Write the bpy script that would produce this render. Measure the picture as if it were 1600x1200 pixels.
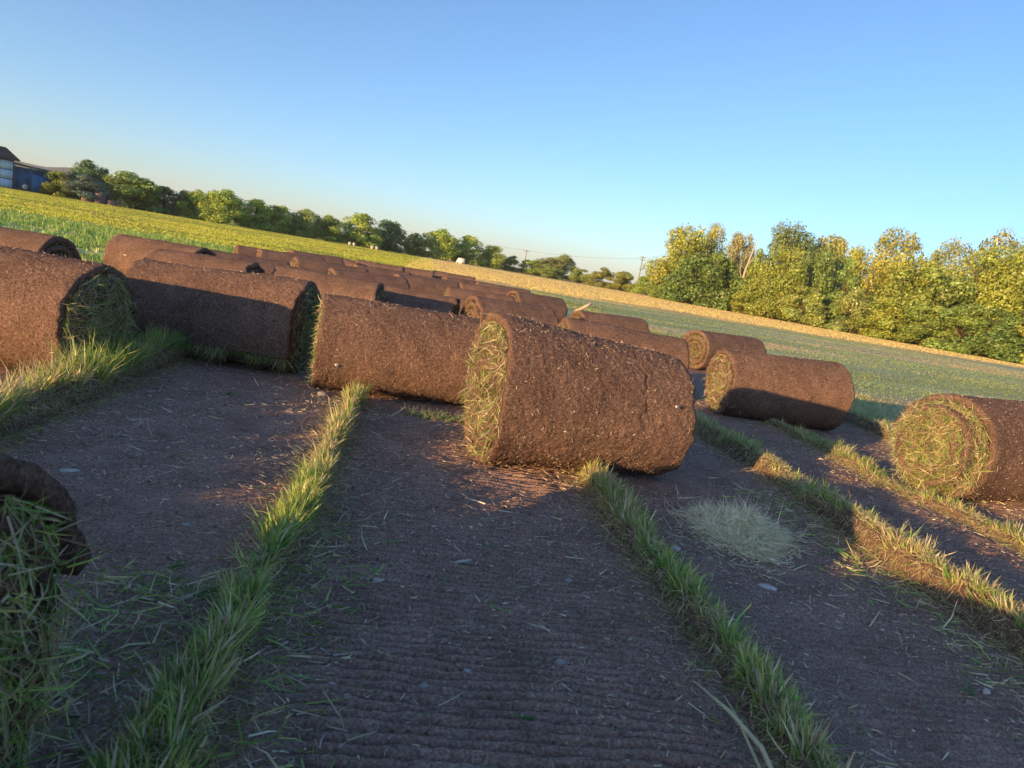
import bpy, math, random
import numpy as np
from mathutils import Vector, Matrix

# ------------------------------------------------------------------ camera, sky, sun, exposure
for o in list(bpy.data.objects):
    bpy.data.objects.remove(o)
S = bpy.context.scene
COL = S.collection
RAD = math.radians
SUN_EL, SUN_TRAVEL = 7.5, 50.0          # sun height; heading of the light, degrees clockwise from +Y

cam_d = bpy.data.cameras.new("camera")
cam = bpy.data.objects.new("camera", cam_d)
COL.objects.link(cam)
S.camera = cam
cam_d.sensor_width = 36.0
cam_d.lens = 36.0 * 1100 / 1600
cam_d.clip_start, cam_d.clip_end = 0.02, 9000
yaw, pitch, roll = RAD(8.246), RAD(9.263), RAD(9.7)
fwd = Vector((math.sin(yaw) * math.cos(pitch), math.cos(yaw) * math.cos(pitch), -math.sin(pitch)))
rgt = Vector((math.cos(yaw), -math.sin(yaw), 0))
up = rgt.cross(fwd)
# the horizon drops to the right: the camera is turned anticlockwise about its own axis
r2 = rgt * math.cos(roll) + up * math.sin(roll)
u2 = up * math.cos(roll) - rgt * math.sin(roll)
M = Matrix((r2, u2, -fwd)).transposed().to_4x4()
M.translation = (0, 0, 0.75)
cam.matrix_world = M
cam_d.dof.use_dof = True
cam_d.dof.focus_distance = 3.2
cam_d.dof.aperture_fstop = 10

W = bpy.data.worlds.new("World")
S.world = W
W.use_nodes = True
wn, wl = W.node_tree.nodes, W.node_tree.links
sky = wn.new("ShaderNodeTexSky")
sky.sky_type = 'NISHITA'
sky.sun_disc = False
sky.sun_elevation = RAD(SUN_EL)
sky.sun_rotation = RAD(SUN_TRAVEL + 180)
sky.air_density, sky.dust_density, sky.ozone_density = 0.8, 0.60, 3.1
bg = wn["Background"]
wl.new(sky.outputs[0], bg.inputs[0])
bg.inputs[1].default_value = 0.15

sun_d = bpy.data.lights.new("sun", 'SUN')
sun_d.energy = 5.0
sun_d.color = (1.0, 0.60, 0.25)
sun_d.angle = RAD(0.5)
sun = bpy.data.objects.new("sun", sun_d)
COL.objects.link(sun)
t, e = RAD(SUN_TRAVEL), RAD(SUN_EL)
sun.rotation_euler = Vector((math.sin(t) * math.cos(e), math.cos(t) * math.cos(e), -math.sin(e))).to_track_quat('-Z', 'Y').to_euler()

S.view_settings.view_transform = 'Standard'
S.view_settings.look = 'None'
S.view_settings.exposure = 1.04
S.view_settings.gamma = 1.0
S.view_settings.use_curve_mapping = False
S.render.engine = 'CYCLES'
S.cycles.max_bounces = 6
S.cycles.transparent_max_bounces = 4

# ------------------------------------------------------------------ helpers
RNG = np.random.default_rng(7)


def hash3(ix, iy, iz, seed):
    h = (ix.astype(np.int64) * 374761393 + iy.astype(np.int64) * 668265263 + iz.astype(np.int64) * 2147483647 + seed * 974711) & 0xFFFFFFFF
    h = ((h ^ (h >> 13)) * 1274126177) & 0xFFFFFFFF
    h = ((h ^ (h >> 16)) * 2246822519) & 0xFFFFFFFF
    return ((h ^ (h >> 15)) & 0xFFFFFF) / float(0xFFFFFF)


def noise(P, scale, seed=0):
    """smooth value noise, -1..1"""
    q = np.asarray(P, float) * scale
    i = np.floor(q)
    f = q - i
    f = f * f * (3 - 2 * f)
    i = i.astype(np.int64)
    out = 0
    for dx in (0, 1):
        for dy in (0, 1):
            for dz in (0, 1):
                w = (f[:, 0] if dx else 1 - f[:, 0]) * (f[:, 1] if dy else 1 - f[:, 1]) * (f[:, 2] if dz else 1 - f[:, 2])
                out = out + w * hash3(i[:, 0] + dx, i[:, 1] + dy, i[:, 2] + dz, seed)
    return out * 2 - 1


def fbm(P, scale, seed=0, octaves=3):
    v, a = 0, 1.0
    for k in range(octaves):
        v = v + a * noise(P, scale * 2.03 ** k, seed + k * 17)
        a *= 0.5
    return v


def mesh_np(name, V, faces, smooth=False, col=None):
    """faces: list of int arrays (n,3) or (n,4)"""
    V = np.asarray(V, np.float32)
    me = bpy.data.meshes.new(name)
    faces = [np.asarray(f, np.int32) for f in faces if len(f)]
    nl = sum(f.size for f in faces)
    nf = sum(len(f) for f in faces)
    me.vertices.add(len(V))
    me.vertices.foreach_set("co", V.ravel())
    me.loops.add(nl)
    me.polygons.add(nf)
    me.loops.foreach_set("vertex_index", np.concatenate([f.ravel() for f in faces]))
    starts, tot = [], 0
    for f in faces:
        starts.append(tot + np.arange(len(f)) * f.shape[1])
        tot += f.size
    me.polygons.foreach_set("loop_start", np.concatenate(starts).astype(np.int32))
    if smooth:
        me.polygons.foreach_set("use_smooth", np.ones(nf, bool))
    me.update(calc_edges=True)
    if col is not None:
        a = me.attributes.new("tint", 'FLOAT_COLOR', 'POINT')
        c = np.ones((len(V), 4), np.float32)
        c[:, :3] = col
        a.data.foreach_set("color", c.ravel())
    return me


def obj(name, me, mat=None, parent=None):
    o = bpy.data.objects.new(name, me)
    COL.objects.link(o)
    if mat is not None and me is not None and not me.materials:
        me.materials.append(mat)
    if parent is not None:
        o.parent = parent
    return o


def tag(o, label=None, cat=None, group=None, kind=None):
    if label: o["label"] = label
    if cat: o["category"] = cat
    if group: o["group"] = group
    if kind: o["kind"] = kind
    return o


def empty(name, loc, rz=0.0):
    o = bpy.data.objects.new(name, None)
    COL.objects.link(o)
    o.location = loc
    o.rotation_euler = (0, 0, rz)
    o.empty_display_size = 0.2
    return o


class MB:
    """collects boxes and tubes into one mesh"""

    def __init__(s):
        s.V, s.F3, s.F4, s.n = [], [], [], 0

    def box(s, c, d, rz=0.0, taper=1.0):
        c = np.array(c, float); hx, hy, hz = np.array(d, float) / 2
        P = np.array([(-hx, -hy, -hz), (hx, -hy, -hz), (hx, hy, -hz), (-hx, hy, -hz), (-hx * taper, -hy * taper, hz), (hx * taper, -hy * taper, hz), (hx * taper, hy * taper, hz), (-hx * taper, hy * taper, hz)])
        if rz:
            ca, sa = math.cos(rz), math.sin(rz)
            P[:, :2] = np.c_[P[:, 0] * ca - P[:, 1] * sa, P[:, 0] * sa + P[:, 1] * ca]
        s.V.append(P + c)
        s.F4.append(np.array([(0, 3, 2, 1), (4, 5, 6, 7), (0, 1, 5, 4), (1, 2, 6, 5), (2, 3, 7, 6), (3, 0, 4, 7)]) + s.n)
        s.n += 8
        return s

    def hexa(s, P):
        s.V.append(np.array(P, float))
        s.F4.append(np.array([(0, 3, 2, 1), (4, 5, 6, 7), (0, 1, 5, 4), (1, 2, 6, 5), (2, 3, 7, 6), (3, 0, 4, 7)]) + s.n)
        s.n += 8
        return s

    def tube(s, pts, rad, k=6):
        pts = np.array(pts, float)
        n = len(pts)
        rad = np.broadcast_to(np.asarray(rad, float), (n,))
        T = np.gradient(pts, axis=0)
        T /= np.linalg.norm(T, axis=1)[:, None] + 1e-9
        ref = np.array((0, 0, 1.0)) if abs(T[:, 2]).mean() < 0.8 else np.array((1.0, 0, 0))
        A = np.cross(T, ref); A /= np.linalg.norm(A, axis=1)[:, None] + 1e-9
        B = np.cross(T, A)
        a = np.arange(k) * 2 * np.pi / k
        R = pts[:, None] + rad[:, None, None] * (np.cos(a)[None, :, None] * A[:, None] + np.sin(a)[None, :, None] * B[:, None])
        s.V.append(R.reshape(-1, 3))
        i = np.arange(n - 1)[:, None] * k; j = np.arange(k)[None]; j2 = (j + 1) % k
        s.F4.append(np.stack([i + j, i + j2, i + k + j2, i + k + j], -1).reshape(-1, 4) + s.n)
        for base, fl in ((0, -1), ((n - 1) * k, 1)):
            tri = np.stack([np.zeros(k - 2, int), np.arange(1, k - 1), np.arange(2, k)], -1)[:, ::fl] + base + s.n
            s.F3.append(tri)
        s.n += n * k
        return s

    def mesh(s, name, smooth=False, col=None):
        F = []
        if s.F4: F.append(np.concatenate(s.F4))
        if s.F3: F.append(np.concatenate(s.F3))
        return mesh_np(name, np.concatenate(s.V), F, smooth, col)

    def obj(s, name, mat, parent=None, smooth=False):
        return obj(name, s.mesh(name, smooth), mat, parent)


def blades(base, d, length, width, bend, col, seed=0):
    """grass blades: base (n,3), growth direction d (n,3); 5 verts, 1 quad + 1 tri each -> V, F4, F3, C"""
    r = np.random.default_rng(seed)
    n = len(base)
    d = d / (np.linalg.norm(d, axis=1)[:, None] + 1e-9)
    side = np.cross(d, r.normal(size=(n, 3)))
    side /= np.linalg.norm(side, axis=1)[:, None] + 1e-9
    bd = np.cross(d, side)
    L = np.broadcast_to(np.asarray(length, float), (n,))[:, None]
    w = np.broadcast_to(np.asarray(width, float), (n,))[:, None]
    b = np.broadcast_to(np.asarray(bend, float), (n,))[:, None]
    p1 = base + d * L * 0.55 + bd * L * b * 0.25
    p2 = base + d * L * (1 - 0.25 * np.abs(b)) + bd * L * b * 0.95
    V = np.stack([base - side * w * .5, base + side * w * .5, p1 + side * w * .4, p1 - side * w * .4, p2], 1).reshape(-1, 3)
    k = np.arange(n)[:, None] * 5
    F4 = k + np.array([[0, 1, 2, 3]])
    F3 = k + np.array([[3, 2, 4]])
    C = np.repeat(col, 5, axis=0).reshape(n, 5, 3).copy()
    C[:, :2] = C[:, :2] * 0.9 + np.array((.16, .13, .06)) * 0.1
    return V, F4, F3, C.reshape(-1, 3)


def join_parts(parts):
    V, F4, F3, C, n = [], [], [], [], 0
    for v, f4, f3, c in parts:
        V.append(v); F4.append(f4 + n); F3.append(f3 + n); C.append(c); n += len(v)
    return np.concatenate(V), [np.concatenate(F4), np.concatenate(F3)], np.concatenate(C)


def pick_cols(n, pal, weights, r, var=0.22):
    pal = np.array(pal, float)
    c = pal[r.choice(len(pal), n, p=np.array(weights) / np.sum(weights))]
    return c * (1 + var * r.normal(size=(n, 1))).clip(.45, 1.7)


# ------------------------------------------------------------------ materials
def new_mat(name):
    m = bpy.data.materials.new(name)
    m.use_nodes = True
    nt = m.node_tree
    nt.nodes.clear()
    out = nt.nodes.new("ShaderNodeOutputMaterial")
    return m, nt, out


def N(nt, typ, **kw):
    n = nt.nodes.new(typ)
    for k, v in kw.items():
        setattr(n, k, v)
    return n


def principled(nt, out, rough=0.9, spec=0.15):
    p = N(nt, "ShaderNodeBsdfPrincipled")
    p.inputs["Roughness"].default_value = rough
    p.inputs["Specular IOR Level"].default_value = spec
    nt.links.new(p.outputs[0], out.inputs[0])
    return p


def ramp(nt, fac, stops):
    r = N(nt, "ShaderNodeValToRGB")
    cr = r.color_ramp
    while len(cr.elements) < len(stops):
        cr.elements.new(0.5)
    for el, (p, c) in zip(cr.elements, stops):
        el.position = p
        el.color = (*c, 1) if len(c) == 3 else c
    nt.links.new(fac, r.inputs[0])
    return r.outputs[0]


def nz(nt, vec, scale, detail=4.0, rough=0.6, dist=0.0):
    n = N(nt, "ShaderNodeTexNoise")
    n.inputs["Scale"].default_value = scale
    n.inputs["Detail"].default_value = detail
    n.inputs["Roughness"].default_value = rough
    n.inputs["Distortion"].default_value = dist
    nt.links.new(vec, n.inputs["Vector"])
    return n.outputs["Fac"]


def mixc(nt, fac, a, b, blend='MIX'):
    m = N(nt, "ShaderNodeMix", data_type='RGBA', blend_type=blend)
    for sock, v in ((m.inputs[0], fac), (m.inputs[6], a), (m.inputs[7], b)):
        if isinstance(v, bpy.types.NodeSocket):
            nt.links.new(v, sock)
        else:
            sock.default_value = v if isinstance(v, (int, float)) else (*v, 1)
    return m.outputs[2]


def math_(nt, op, a, b=None, clamp=False):
    m = N(nt, "ShaderNodeMath", operation=op, use_clamp=clamp)
    for i, v in enumerate((a, b)):
        if v is None: continue
        if isinstance(v, bpy.types.NodeSocket):
            nt.links.new(v, m.inputs[i])
        else:
            m.inputs[i].default_value = v
    return m.outputs[0]


def smooth_(nt, v, lo, hi):
    m = N(nt, "ShaderNodeMapRange", interpolation_type='SMOOTHSTEP')
    nt.links.new(v, m.inputs[0])
    m.inputs[1].default_value, m.inputs[2].default_value = lo, hi
    return m.outputs[0]


def bump(nt, p, height, strength, dist):
    b = N(nt, "ShaderNodeBump")
    b.inputs["Strength"].default_value = strength
    b.inputs["Distance"].default_value = dist
    nt.links.new(height, b.inputs["Height"])
    nt.links.new(b.outputs[0], p.inputs["Normal"])
    return b


def soil_roll_mat():
    m, nt, out = new_mat("turf_soil")
    p = principled(nt, out, 1.0, 0.02)
    v = N(nt, "ShaderNodeTexCoord").outputs["Object"]
    a = nz(nt, v, 7, 4, .6)
    b = nz(nt, v, 125, 6, .76)
    c = nz(nt, v, 420, 3, .7)
    base = ramp(nt, b, [(0.32, (.038, .022, .016)), (.43, (.135, .086, .066)), (.56, (.235, .158, .126)), (.73, (.44, .325, .265))])
    tone = ramp(nt, math_(nt, 'ADD', math_(nt, 'MULTIPLY', a, .6), math_(nt, 'MULTIPLY', nz(nt, v, 2.2, 3, .6), .4)), [(0.36, (.72, .70, .70)), (.5, (1.0, .98, .97)), (.64, (1.26, 1.2, 1.14))])
    base = mixc(nt, 1.0, base, tone, 'MULTIPLY')
    sp = smooth_(nt, c, .66, .74)
    base = mixc(nt, math_(nt, 'MULTIPLY', sp, .55), base, (.55, .42, .33))
    nt.links.new(base, p.inputs["Base Color"])
    h = math_(nt, 'ADD', math_(nt, 'MULTIPLY', b, 1.0), math_(nt, 'MULTIPLY', c, .45))
    bump(nt, p, h, 1.0, .009)
    return m


def soil_bank_mat():
    m, nt, out = new_mat("root_soil")
    p = principled(nt, out, 1.0, 0.02)
    v = N(nt, "ShaderNodeTexCoord").outputs["Object"]
    mp = N(nt, "ShaderNodeMapping"); mp.inputs["Scale"].default_value = (1, 1, .35)
    nt.links.new(v, mp.inputs[0])
    b = nz(nt, mp.outputs[0], 90, 5, .7)
    nt.links.new(ramp(nt, b, [(.3, (.07, .045, .035)), (.55, (.20, .13, .10)), (.75, (.38, .28, .21))]), p.inputs["Base Color"])
    bump(nt, p, b, 1.0, .012)
    return m


def tint_mat(name, trans=0.35, use_obj=False, rough=.7, gain=1.0):
    """leaf or blade: the mesh's own tint per blade, part of the light passing through"""
    m, nt, out = new_mat(name)
    at = N(nt, "ShaderNodeAttribute", attribute_name="tint")
    c = at.outputs["Color"]
    if use_obj:
        oi = N(nt, "ShaderNodeObjectInfo")
        c = mixc(nt, 1.0, c, oi.outputs["Color"], 'MULTIPLY')
    d = N(nt, "ShaderNodeBsdfDiffuse")
    tr = N(nt, "ShaderNodeBsdfTranslucent")
    gl = N(nt, "ShaderNodeBsdfGlossy"); gl.inputs["Roughness"].default_value = .45
    gl.inputs["Color"].default_value = (1, 1, 1, 1)
    mx = N(nt, "ShaderNodeMixShader"); mx.inputs[0].default_value = trans
    nt.links.new(c, d.inputs[0]); nt.links.new(c, tr.inputs[0])
    nt.links.new(d.outputs[0], mx.inputs[1]); nt.links.new(tr.outputs[0], mx.inputs[2])
    m2 = N(nt, "ShaderNodeMixShader"); m2.inputs[0].default_value = .035
    nt.links.new(mx.outputs[0], m2.inputs[1]); nt.links.new(gl.outputs[0], m2.inputs[2])
    nt.links.new(m2.outputs[0], out.inputs[0])
    return m


def plain_mat(name, col, rough=.8, spec=.2, var=.25, scale=30, bmp=.15):
    m, nt, out = new_mat(name)
    p = principled(nt, out, rough, spec)
    v = N(nt, "ShaderNodeTexCoord").outputs["Object"]
    a = nz(nt, v, scale, 5, .65)
    lo = tuple(c * (1 - var) for c in col); hi = tuple(min(1, c * (1 + var)) for c in col)
    nt.links.new(ramp(nt, a, [(.3, lo), (.7, hi)]), p.inputs["Base Color"])
    if bmp:
        bump(nt, p, a, bmp, .02)
    return m


def ground_mat():
    m, nt, out = new_mat("field_ground")
    p = principled(nt, out, 1.0, 0.03)
    pos = N(nt, "ShaderNodeNewGeometry").outputs["Position"]
    sx = N(nt, "ShaderNodeSeparateXYZ"); nt.links.new(pos, sx.inputs[0])
    X, Y = sx.outputs[0], sx.outputs[1]
    big = nz(nt, pos, .8, 4, .6)
    mid = nz(nt, pos, 6, 5, .65)
    fine = nz(nt, pos, 150, 6, .72)
    grit = nz(nt, pos, 240, 3, .7)
    # bare soil
    soil = ramp(nt, fine, [(.30, (.10, .063, .047)), (.45, (.265, .172, .130)), (.58, (.40, .268, .208)), (.74, (.62, .47, .375))])
    tone = ramp(nt, mid, [(.32, (.78, .77, .78)), (.68, (1.22, 1.2, 1.2))])
    soil = mixc(nt, 1.0, soil, tone, 'MULTIPLY')
    soil = mixc(nt, math_(nt, 'MULTIPLY', smooth_(nt, grit, .68, .76), .5), soil, (.70, .58, .48))
    # mown green turf, with raked pale and brown streaks along the mowing direction
    mp = N(nt, "ShaderNodeMapping"); mp.inputs["Scale"].default_value = (.16, .55, 1); mp.inputs["Rotation"].default_value = (0, 0, RAD(-18))
    nt.links.new(pos, mp.inputs[0])
    streak = nz(nt, mp.outputs[0], 1.0, 5, .62)
    green = ramp(nt, streak, [(.30, (.48, .35, .26)), (.37, (.36, .36, .23)), (.50, (.36, .43, .25)), (.60, (.47, .49, .32)), (.75, (.60, .54, .40))])
    green = mixc(nt, 1.0, green, ramp(nt, nz(nt, pos, 16, 5, .75), [(.3, (.65, .68, .65)), (.7, (1.3, 1.38, 1.28))]), 'MULTIPLY')
    # left field with low crop, and dry golden field beyond
    yel = ramp(nt, nz(nt, pos, .9, 5, .7), [(.35, (.20, .24, .05)), (.5, (.36, .38, .06)), (.65, (.50, .48, .08))])
    gold = ramp(nt, nz(nt, mp.outputs[0], .5, 4, .6), [(.35, (.60, .44, .17)), (.65, (.74, .56, .24))])
    wob = math_(nt, 'MULTIPLY', math_(nt, 'SUBTRACT', big, .5), 1.6)
    wobm = math_(nt, 'ADD', wob, math_(nt, 'MULTIPLY', math_(nt, 'SUBTRACT', mid, .5), .7))
    # soil region: -3.5 < x < 3.55, y < 14
    s1 = smooth_(nt, math_(nt, 'ADD', X, wobm), -3.9, -3.5)
    s2 = smooth_(nt, math_(nt, 'ADD', X, math_(nt, 'MULTIPLY', wobm, .35)), 3.72, 3.5)
    s3 = smooth_(nt, math_(nt, 'ADD', Y, math_(nt, 'MULTIPLY', wobm, 2.)), 15.5, 14.2)
    # the cut lanes close up to the right as they recede
    s4 = smooth_(nt, math_(nt, 'ADD', math_(nt, 'ADD', X, math_(nt, 'MULTIPLY', Y, .28)), math_(nt, 'MULTIPLY', wobm, .5)), 5.35, 5.1)
    ms = math_(nt, 'MULTIPLY', math_(nt, 'MULTIPLY', s1, s2), math_(nt, 'MULTIPLY', s3, s4))
    # golden: y > 26 + .26 x
    yy = math_(nt, 'ADD', math_(nt, 'SUBTRACT', Y, math_(nt, 'MULTIPLY', X, .24)), wob)
    mg = smooth_(nt, yy, 26.0, 27.2)
    my = math_(nt, 'MULTIPLY', smooth_(nt, math_(nt, 'ADD', X, wob), 1.0, -2.0), smooth_(nt, math_(nt, 'ADD', Y, math_(nt, 'MULTIPLY', wob, 4)), 15, 24))
    c = mixc(nt, mg, green, gold)
    c = mixc(nt, my, c, yel)
    c = mixc(nt, ms, c, soil)
    nt.links.new(c, p.inputs["Base Color"])
    h = math_(nt, 'ADD', fine, math_(nt, 'MULTIPLY', grit, .4))
    bump(nt, p, h, .6, .006)
    return m


SOIL = soil_roll_mat()
BANK = soil_bank_mat()
BLADE = tint_mat("grass_blade", .48)
LEAF = tint_mat("tree_leaf", .30, True)
STRAW = tint_mat("dry_straw", .15)
GROUND = ground_mat()
BARK = plain_mat("bark", (.14, .10, .07), .95, .05, .4, 9, .4)
PALEBARK = plain_mat("pale_bark", (.42, .36, .30), .95, .05, .3, 9, .3)
STONE = plain_mat("stone_grey", (.36, .32, .30), .8, .2, .25, 60, .3)

GRN = [(.15, .31, .06), (.23, .43, .08), (.36, .52, .11), (.54, .58, .17)]
DRY = [(.60, .51, .30), (.72, .64, .45), (.46, .33, .19)]

# ------------------------------------------------------------------ ground sheet
RIDGES = [("a", -1.22), ("b", -0.255), ("c", 0.745), ("d", 1.69), ("e", 2.50)]


def stretched(lo, hi, step, far_lo, far_hi, growth=1.28):
    core = np.arange(lo, hi + step / 2, step)
    a, s, x = [], step, lo
    while x > far_lo:
        s *= growth; x -= s; a.append(x)
    b, s, x = [], step, core[-1]
    while x < far_hi:
        s *= growth; x += s; b.append(x)
    return np.r_[np.array(a[::-1]), core, np.array(b)]


gx = stretched(-1.7, 2.75, .0150, -2400, 2400)
gy_core = np.r_[np.arange(.6, 1.75, .0046), np.arange(1.75, 3.2, .0075), np.arange(3.2, 4.6, .016)]
a, s, y = [], .05, .6
while y > -300:
    s *= 1.3; y -= s; a.append(y)
b, s, y = [], .02, gy_core[-1]
while y < 2300:
    s *= 1.12; y += s; b.append(y)
gy = np.r_[np.array(a[::-1]), gy_core, np.array(b)]
GX, GY = np.meshgrid(gx, gy)
P2 = np.c_[GX.ravel(), GY.ravel(), np.zeros(GX.size)]


def ground_z(P):
    """height of the bare ground: crumbs, clods and the roller's ribs across each lane"""
    x, y = P[:, 0], P[:, 1]
    near = np.clip((5.5 - y) / 3.0, 0, 1) * np.clip((y + .5) / .6, 0, 1) * np.clip((x + 3.4) / .5, 0, 1) * np.clip((3.6 - x) / .4, 0, 1)
    z = .012 * noise(P, 2.3, 3) * np.clip(1 - np.hypot(x, y) / 60, 0, 1)
    lane = np.select([x < -1.22, x < -.255, x < .745, x < 1.69], [.0020, .0030, .0130, .0030], .0085)
    d = np.min(np.abs(x[:, None] - np.array([r[1] for r in RIDGES])), axis=1)
    lane = lane * np.clip((d - .07) / .12, 0.15, 1)
    ph = (y + .020 * noise(P, 1.7, 9) + .006 * noise(P, 7, 10)) / .027 * 2 * np.pi
    rib = (.35 - np.exp(-(np.sin(ph * .5) / .42) ** 2)) * (.85 + .35 * noise(P * np.array((1, 3, 1)), 5, 12)) + .16 * noise(P * np.array((.35, 1.6, 1)), 26, 14)
    z = z + near * lane * rib * 1.9
    z = z + near * (.0030 * noise(P, 21, 4) + .0042 * noise(P, 52, 5) ** 2 * np.sign(noise(P, 20, 6)) + .0034 * noise(P, 95, 8) * (.6 + .6 * noise(P, 13, 11)))
    return z


gz = ground_z(P2)
P2[:, 2] = gz
nx_, ny_ = len(gx), len(gy)
i = (np.arange(ny_ - 1)[:, None] * nx_ + np.arange(nx_ - 1)[None]).ravel()
ground = obj("ground", mesh_np("ground", P2, [np.stack([i, i + 1, i + nx_ + 1, i + nx_], 1)], True), GROUND)
tag(ground, kind='structure')


def hgt(x, y):
    return ground_z(np.c_[np.atleast_1d(x), np.atleast_1d(y), np.zeros(np.size(x))])


# ------------------------------------------------------------------ turf rolls
def spiral_roll(R0, R1, L, seed, q=1.0, turns=3.6, pitch_=.058, ts=.036, end_ang=0.15, core_slide=0.0, crack=None, rag=.012, wind=1):
    """one long sheet of turf wound up. Axis on local X, resting on z = 0. q scales the mesh resolution"""
    r = np.random.default_rng(seed)
    n1 = int(190 * q); n2 = int(44 * max(q, .5))
    th = np.r_[np.linspace(0, 2 * np.pi * 1.04, n1), np.linspace(2 * np.pi * 1.04, 2 * np.pi * turns, int(n2 * (turns - 1)))[1:]]
    ns, ni = max(8, int(104 * q)), 4
    s_out = np.linspace(0, 1, ns); s_in = np.linspace(1, 0, ni)
    s_all = np.r_[s_out, s_in]
    is_in = np.r_[np.zeros(ns, bool), np.ones(ni, bool)]
    TH, SS = np.meshgrid(th, s_all, indexing='ij')
    IN = np.broadcast_to(is_in, TH.shape)
    Rr = R0 + (R1 - R0) * SS
    turn = TH / (2 * np.pi)
    rad = Rr - pitch_ * turn - np.where(IN, ts, 0)
    rad = np.maximum(rad, .012)
    # the outer lip lies a little loose
    rad = rad + np.exp(-TH / .25) * .006
    ang = end_ang + wind * TH
    # axial position, ragged edges, core slid out to the low side
    P0 = np.stack([np.cos(ang) * 3 * Rr, np.sin(ang) * 3 * Rr, turn * 2.0], -1).reshape(-1, 3)
    ra = (rag * fbm(P0, 2.2, seed, 3)).reshape(TH.shape) + (rag * .6 * noise(P0, 11, seed + 3)).reshape(TH.shape)
    rb = (rag * fbm(P0 + 31, 2.2, seed + 5, 3)).reshape(TH.shape) + (rag * .6 * noise(P0 + 9, 11, seed + 8)).reshape(TH.shape)
    X = (SS - .5) * L + ra * (1 - SS) + rb * SS
    slide = core_slide * np.clip((turn - .9) * 3, 0, 1)
    X = X + slide
    # flatten below where the roll sags under its own weight
    cy, cz = np.cos(ang) * rad, np.sin(ang) * rad
    P = np.stack([X, cy, cz], -1)
    nrm = np.stack([np.zeros_like(ang), np.cos(ang), np.sin(ang)], -1)
    Q = P.reshape(-1, 3)
    d = .0035 * noise(Q, 4.2, seed + 20) + .0022 * fbm(Q, 17, seed + 21, 2) + .0030 * noise(Q, 58, seed + 23) * (.5 + .5 * noise(Q, 9, seed + 24)) + .0026 * noise(Q, 120, seed + 25)
    for _ in range(13):       # pits where clods fell out
        ca, cs, w = r.uniform(0, 2 * np.pi), r.uniform(.08, .92), r.uniform(.006, .018)
        c = np.array([(cs - .5) * L, math.cos(ca) * (R0 + R1) / 2, math.sin(ca) * (R0 + R1) / 2])
        dd = np.linalg.norm((Q - c) * np.array((1, .8, .8)), axis=1)
        d -= .026 * np.exp(-(dd / w) ** 2)
    if crack is not None:
        cs, a0, a1 = crack
        am = (np.arctan2(Q[:, 2], Q[:, 1]))
        line = (cs - .5) * L + .02 * noise(np.c_[am, am * 0, am * 0] * 1.0, 5, seed + 40) + .008 * noise(np.c_[am, am * 0, am * 0], 19, seed + 41)
        d -= .0045 * np.exp(-((Q[:, 0] - line) / .004) ** 2) * ((am > a0) & (am < a1))
    d = np.where(IN.ravel(), 0, d) * np.where(TH.ravel() < 2 * np.pi * 1.04, 1, .5)
    # soften the rim so the edge crumbles away
    ed = np.minimum(SS, 1 - SS) * L
    d = d - (~IN.ravel()) * (.005 * np.exp(-ed.ravel() / .008))
    Q = Q + nrm.reshape(-1, 3) * d[:, None]
    # rest on the lowest layer; the taper tips the axis slightly
    sv = SS.ravel()
    zl, zr = Q[sv < .2, 2].min(), Q[sv > .8, 2].min()
    Q[:, 2] -= zl + (zr - zl) * sv + .008
    flat = .012
    low = Q[:, 2] < flat
    Q[low, 2] = flat + (Q[low, 2] - flat) * .25 - .003
    m = len(s_all); n = len(th)
    i = np.arange(n - 1)[:, None] * m; j = np.arange(m)[None]; j2 = (j + 1) % m
    F = np.stack([i + j, i + j2, i + m + j2, i + m + j], -1).reshape(-1, 4)
    caps = []
    for b0, fl in ((0, 1), ((n - 1) * m, -1)):
        k = np.arange(ns - 1)
        kin = ns + ni - 1 - (k * ni // ns)
        kin2 = ns + ni - 1 - ((k + 1) * ni // ns)
        kin2 = np.maximum(kin2, ns)
        caps.append(np.stack([b0 + k, b0 + kin, b0 + kin2, b0 + k + 1], 1)[:, ::fl])
    # drop degenerate quads
    allf = np.concatenate([F] + caps)
    if wind > 0: allf = allf[:, ::-1]
    srt = np.sort(allf, 1)
    deg = (np.diff(srt, axis=1) == 0).any(1)
    tri_src = allf[deg]
    tris = []
    for f in tri_src:
        u = list(dict.fromkeys(f.tolist()))
        if len(u) == 3: tris.append(u)
    faces = [allf[~deg]]
    if tris: faces.append(np.array(tris))
    return Q, faces, (-zl, -zr)


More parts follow.
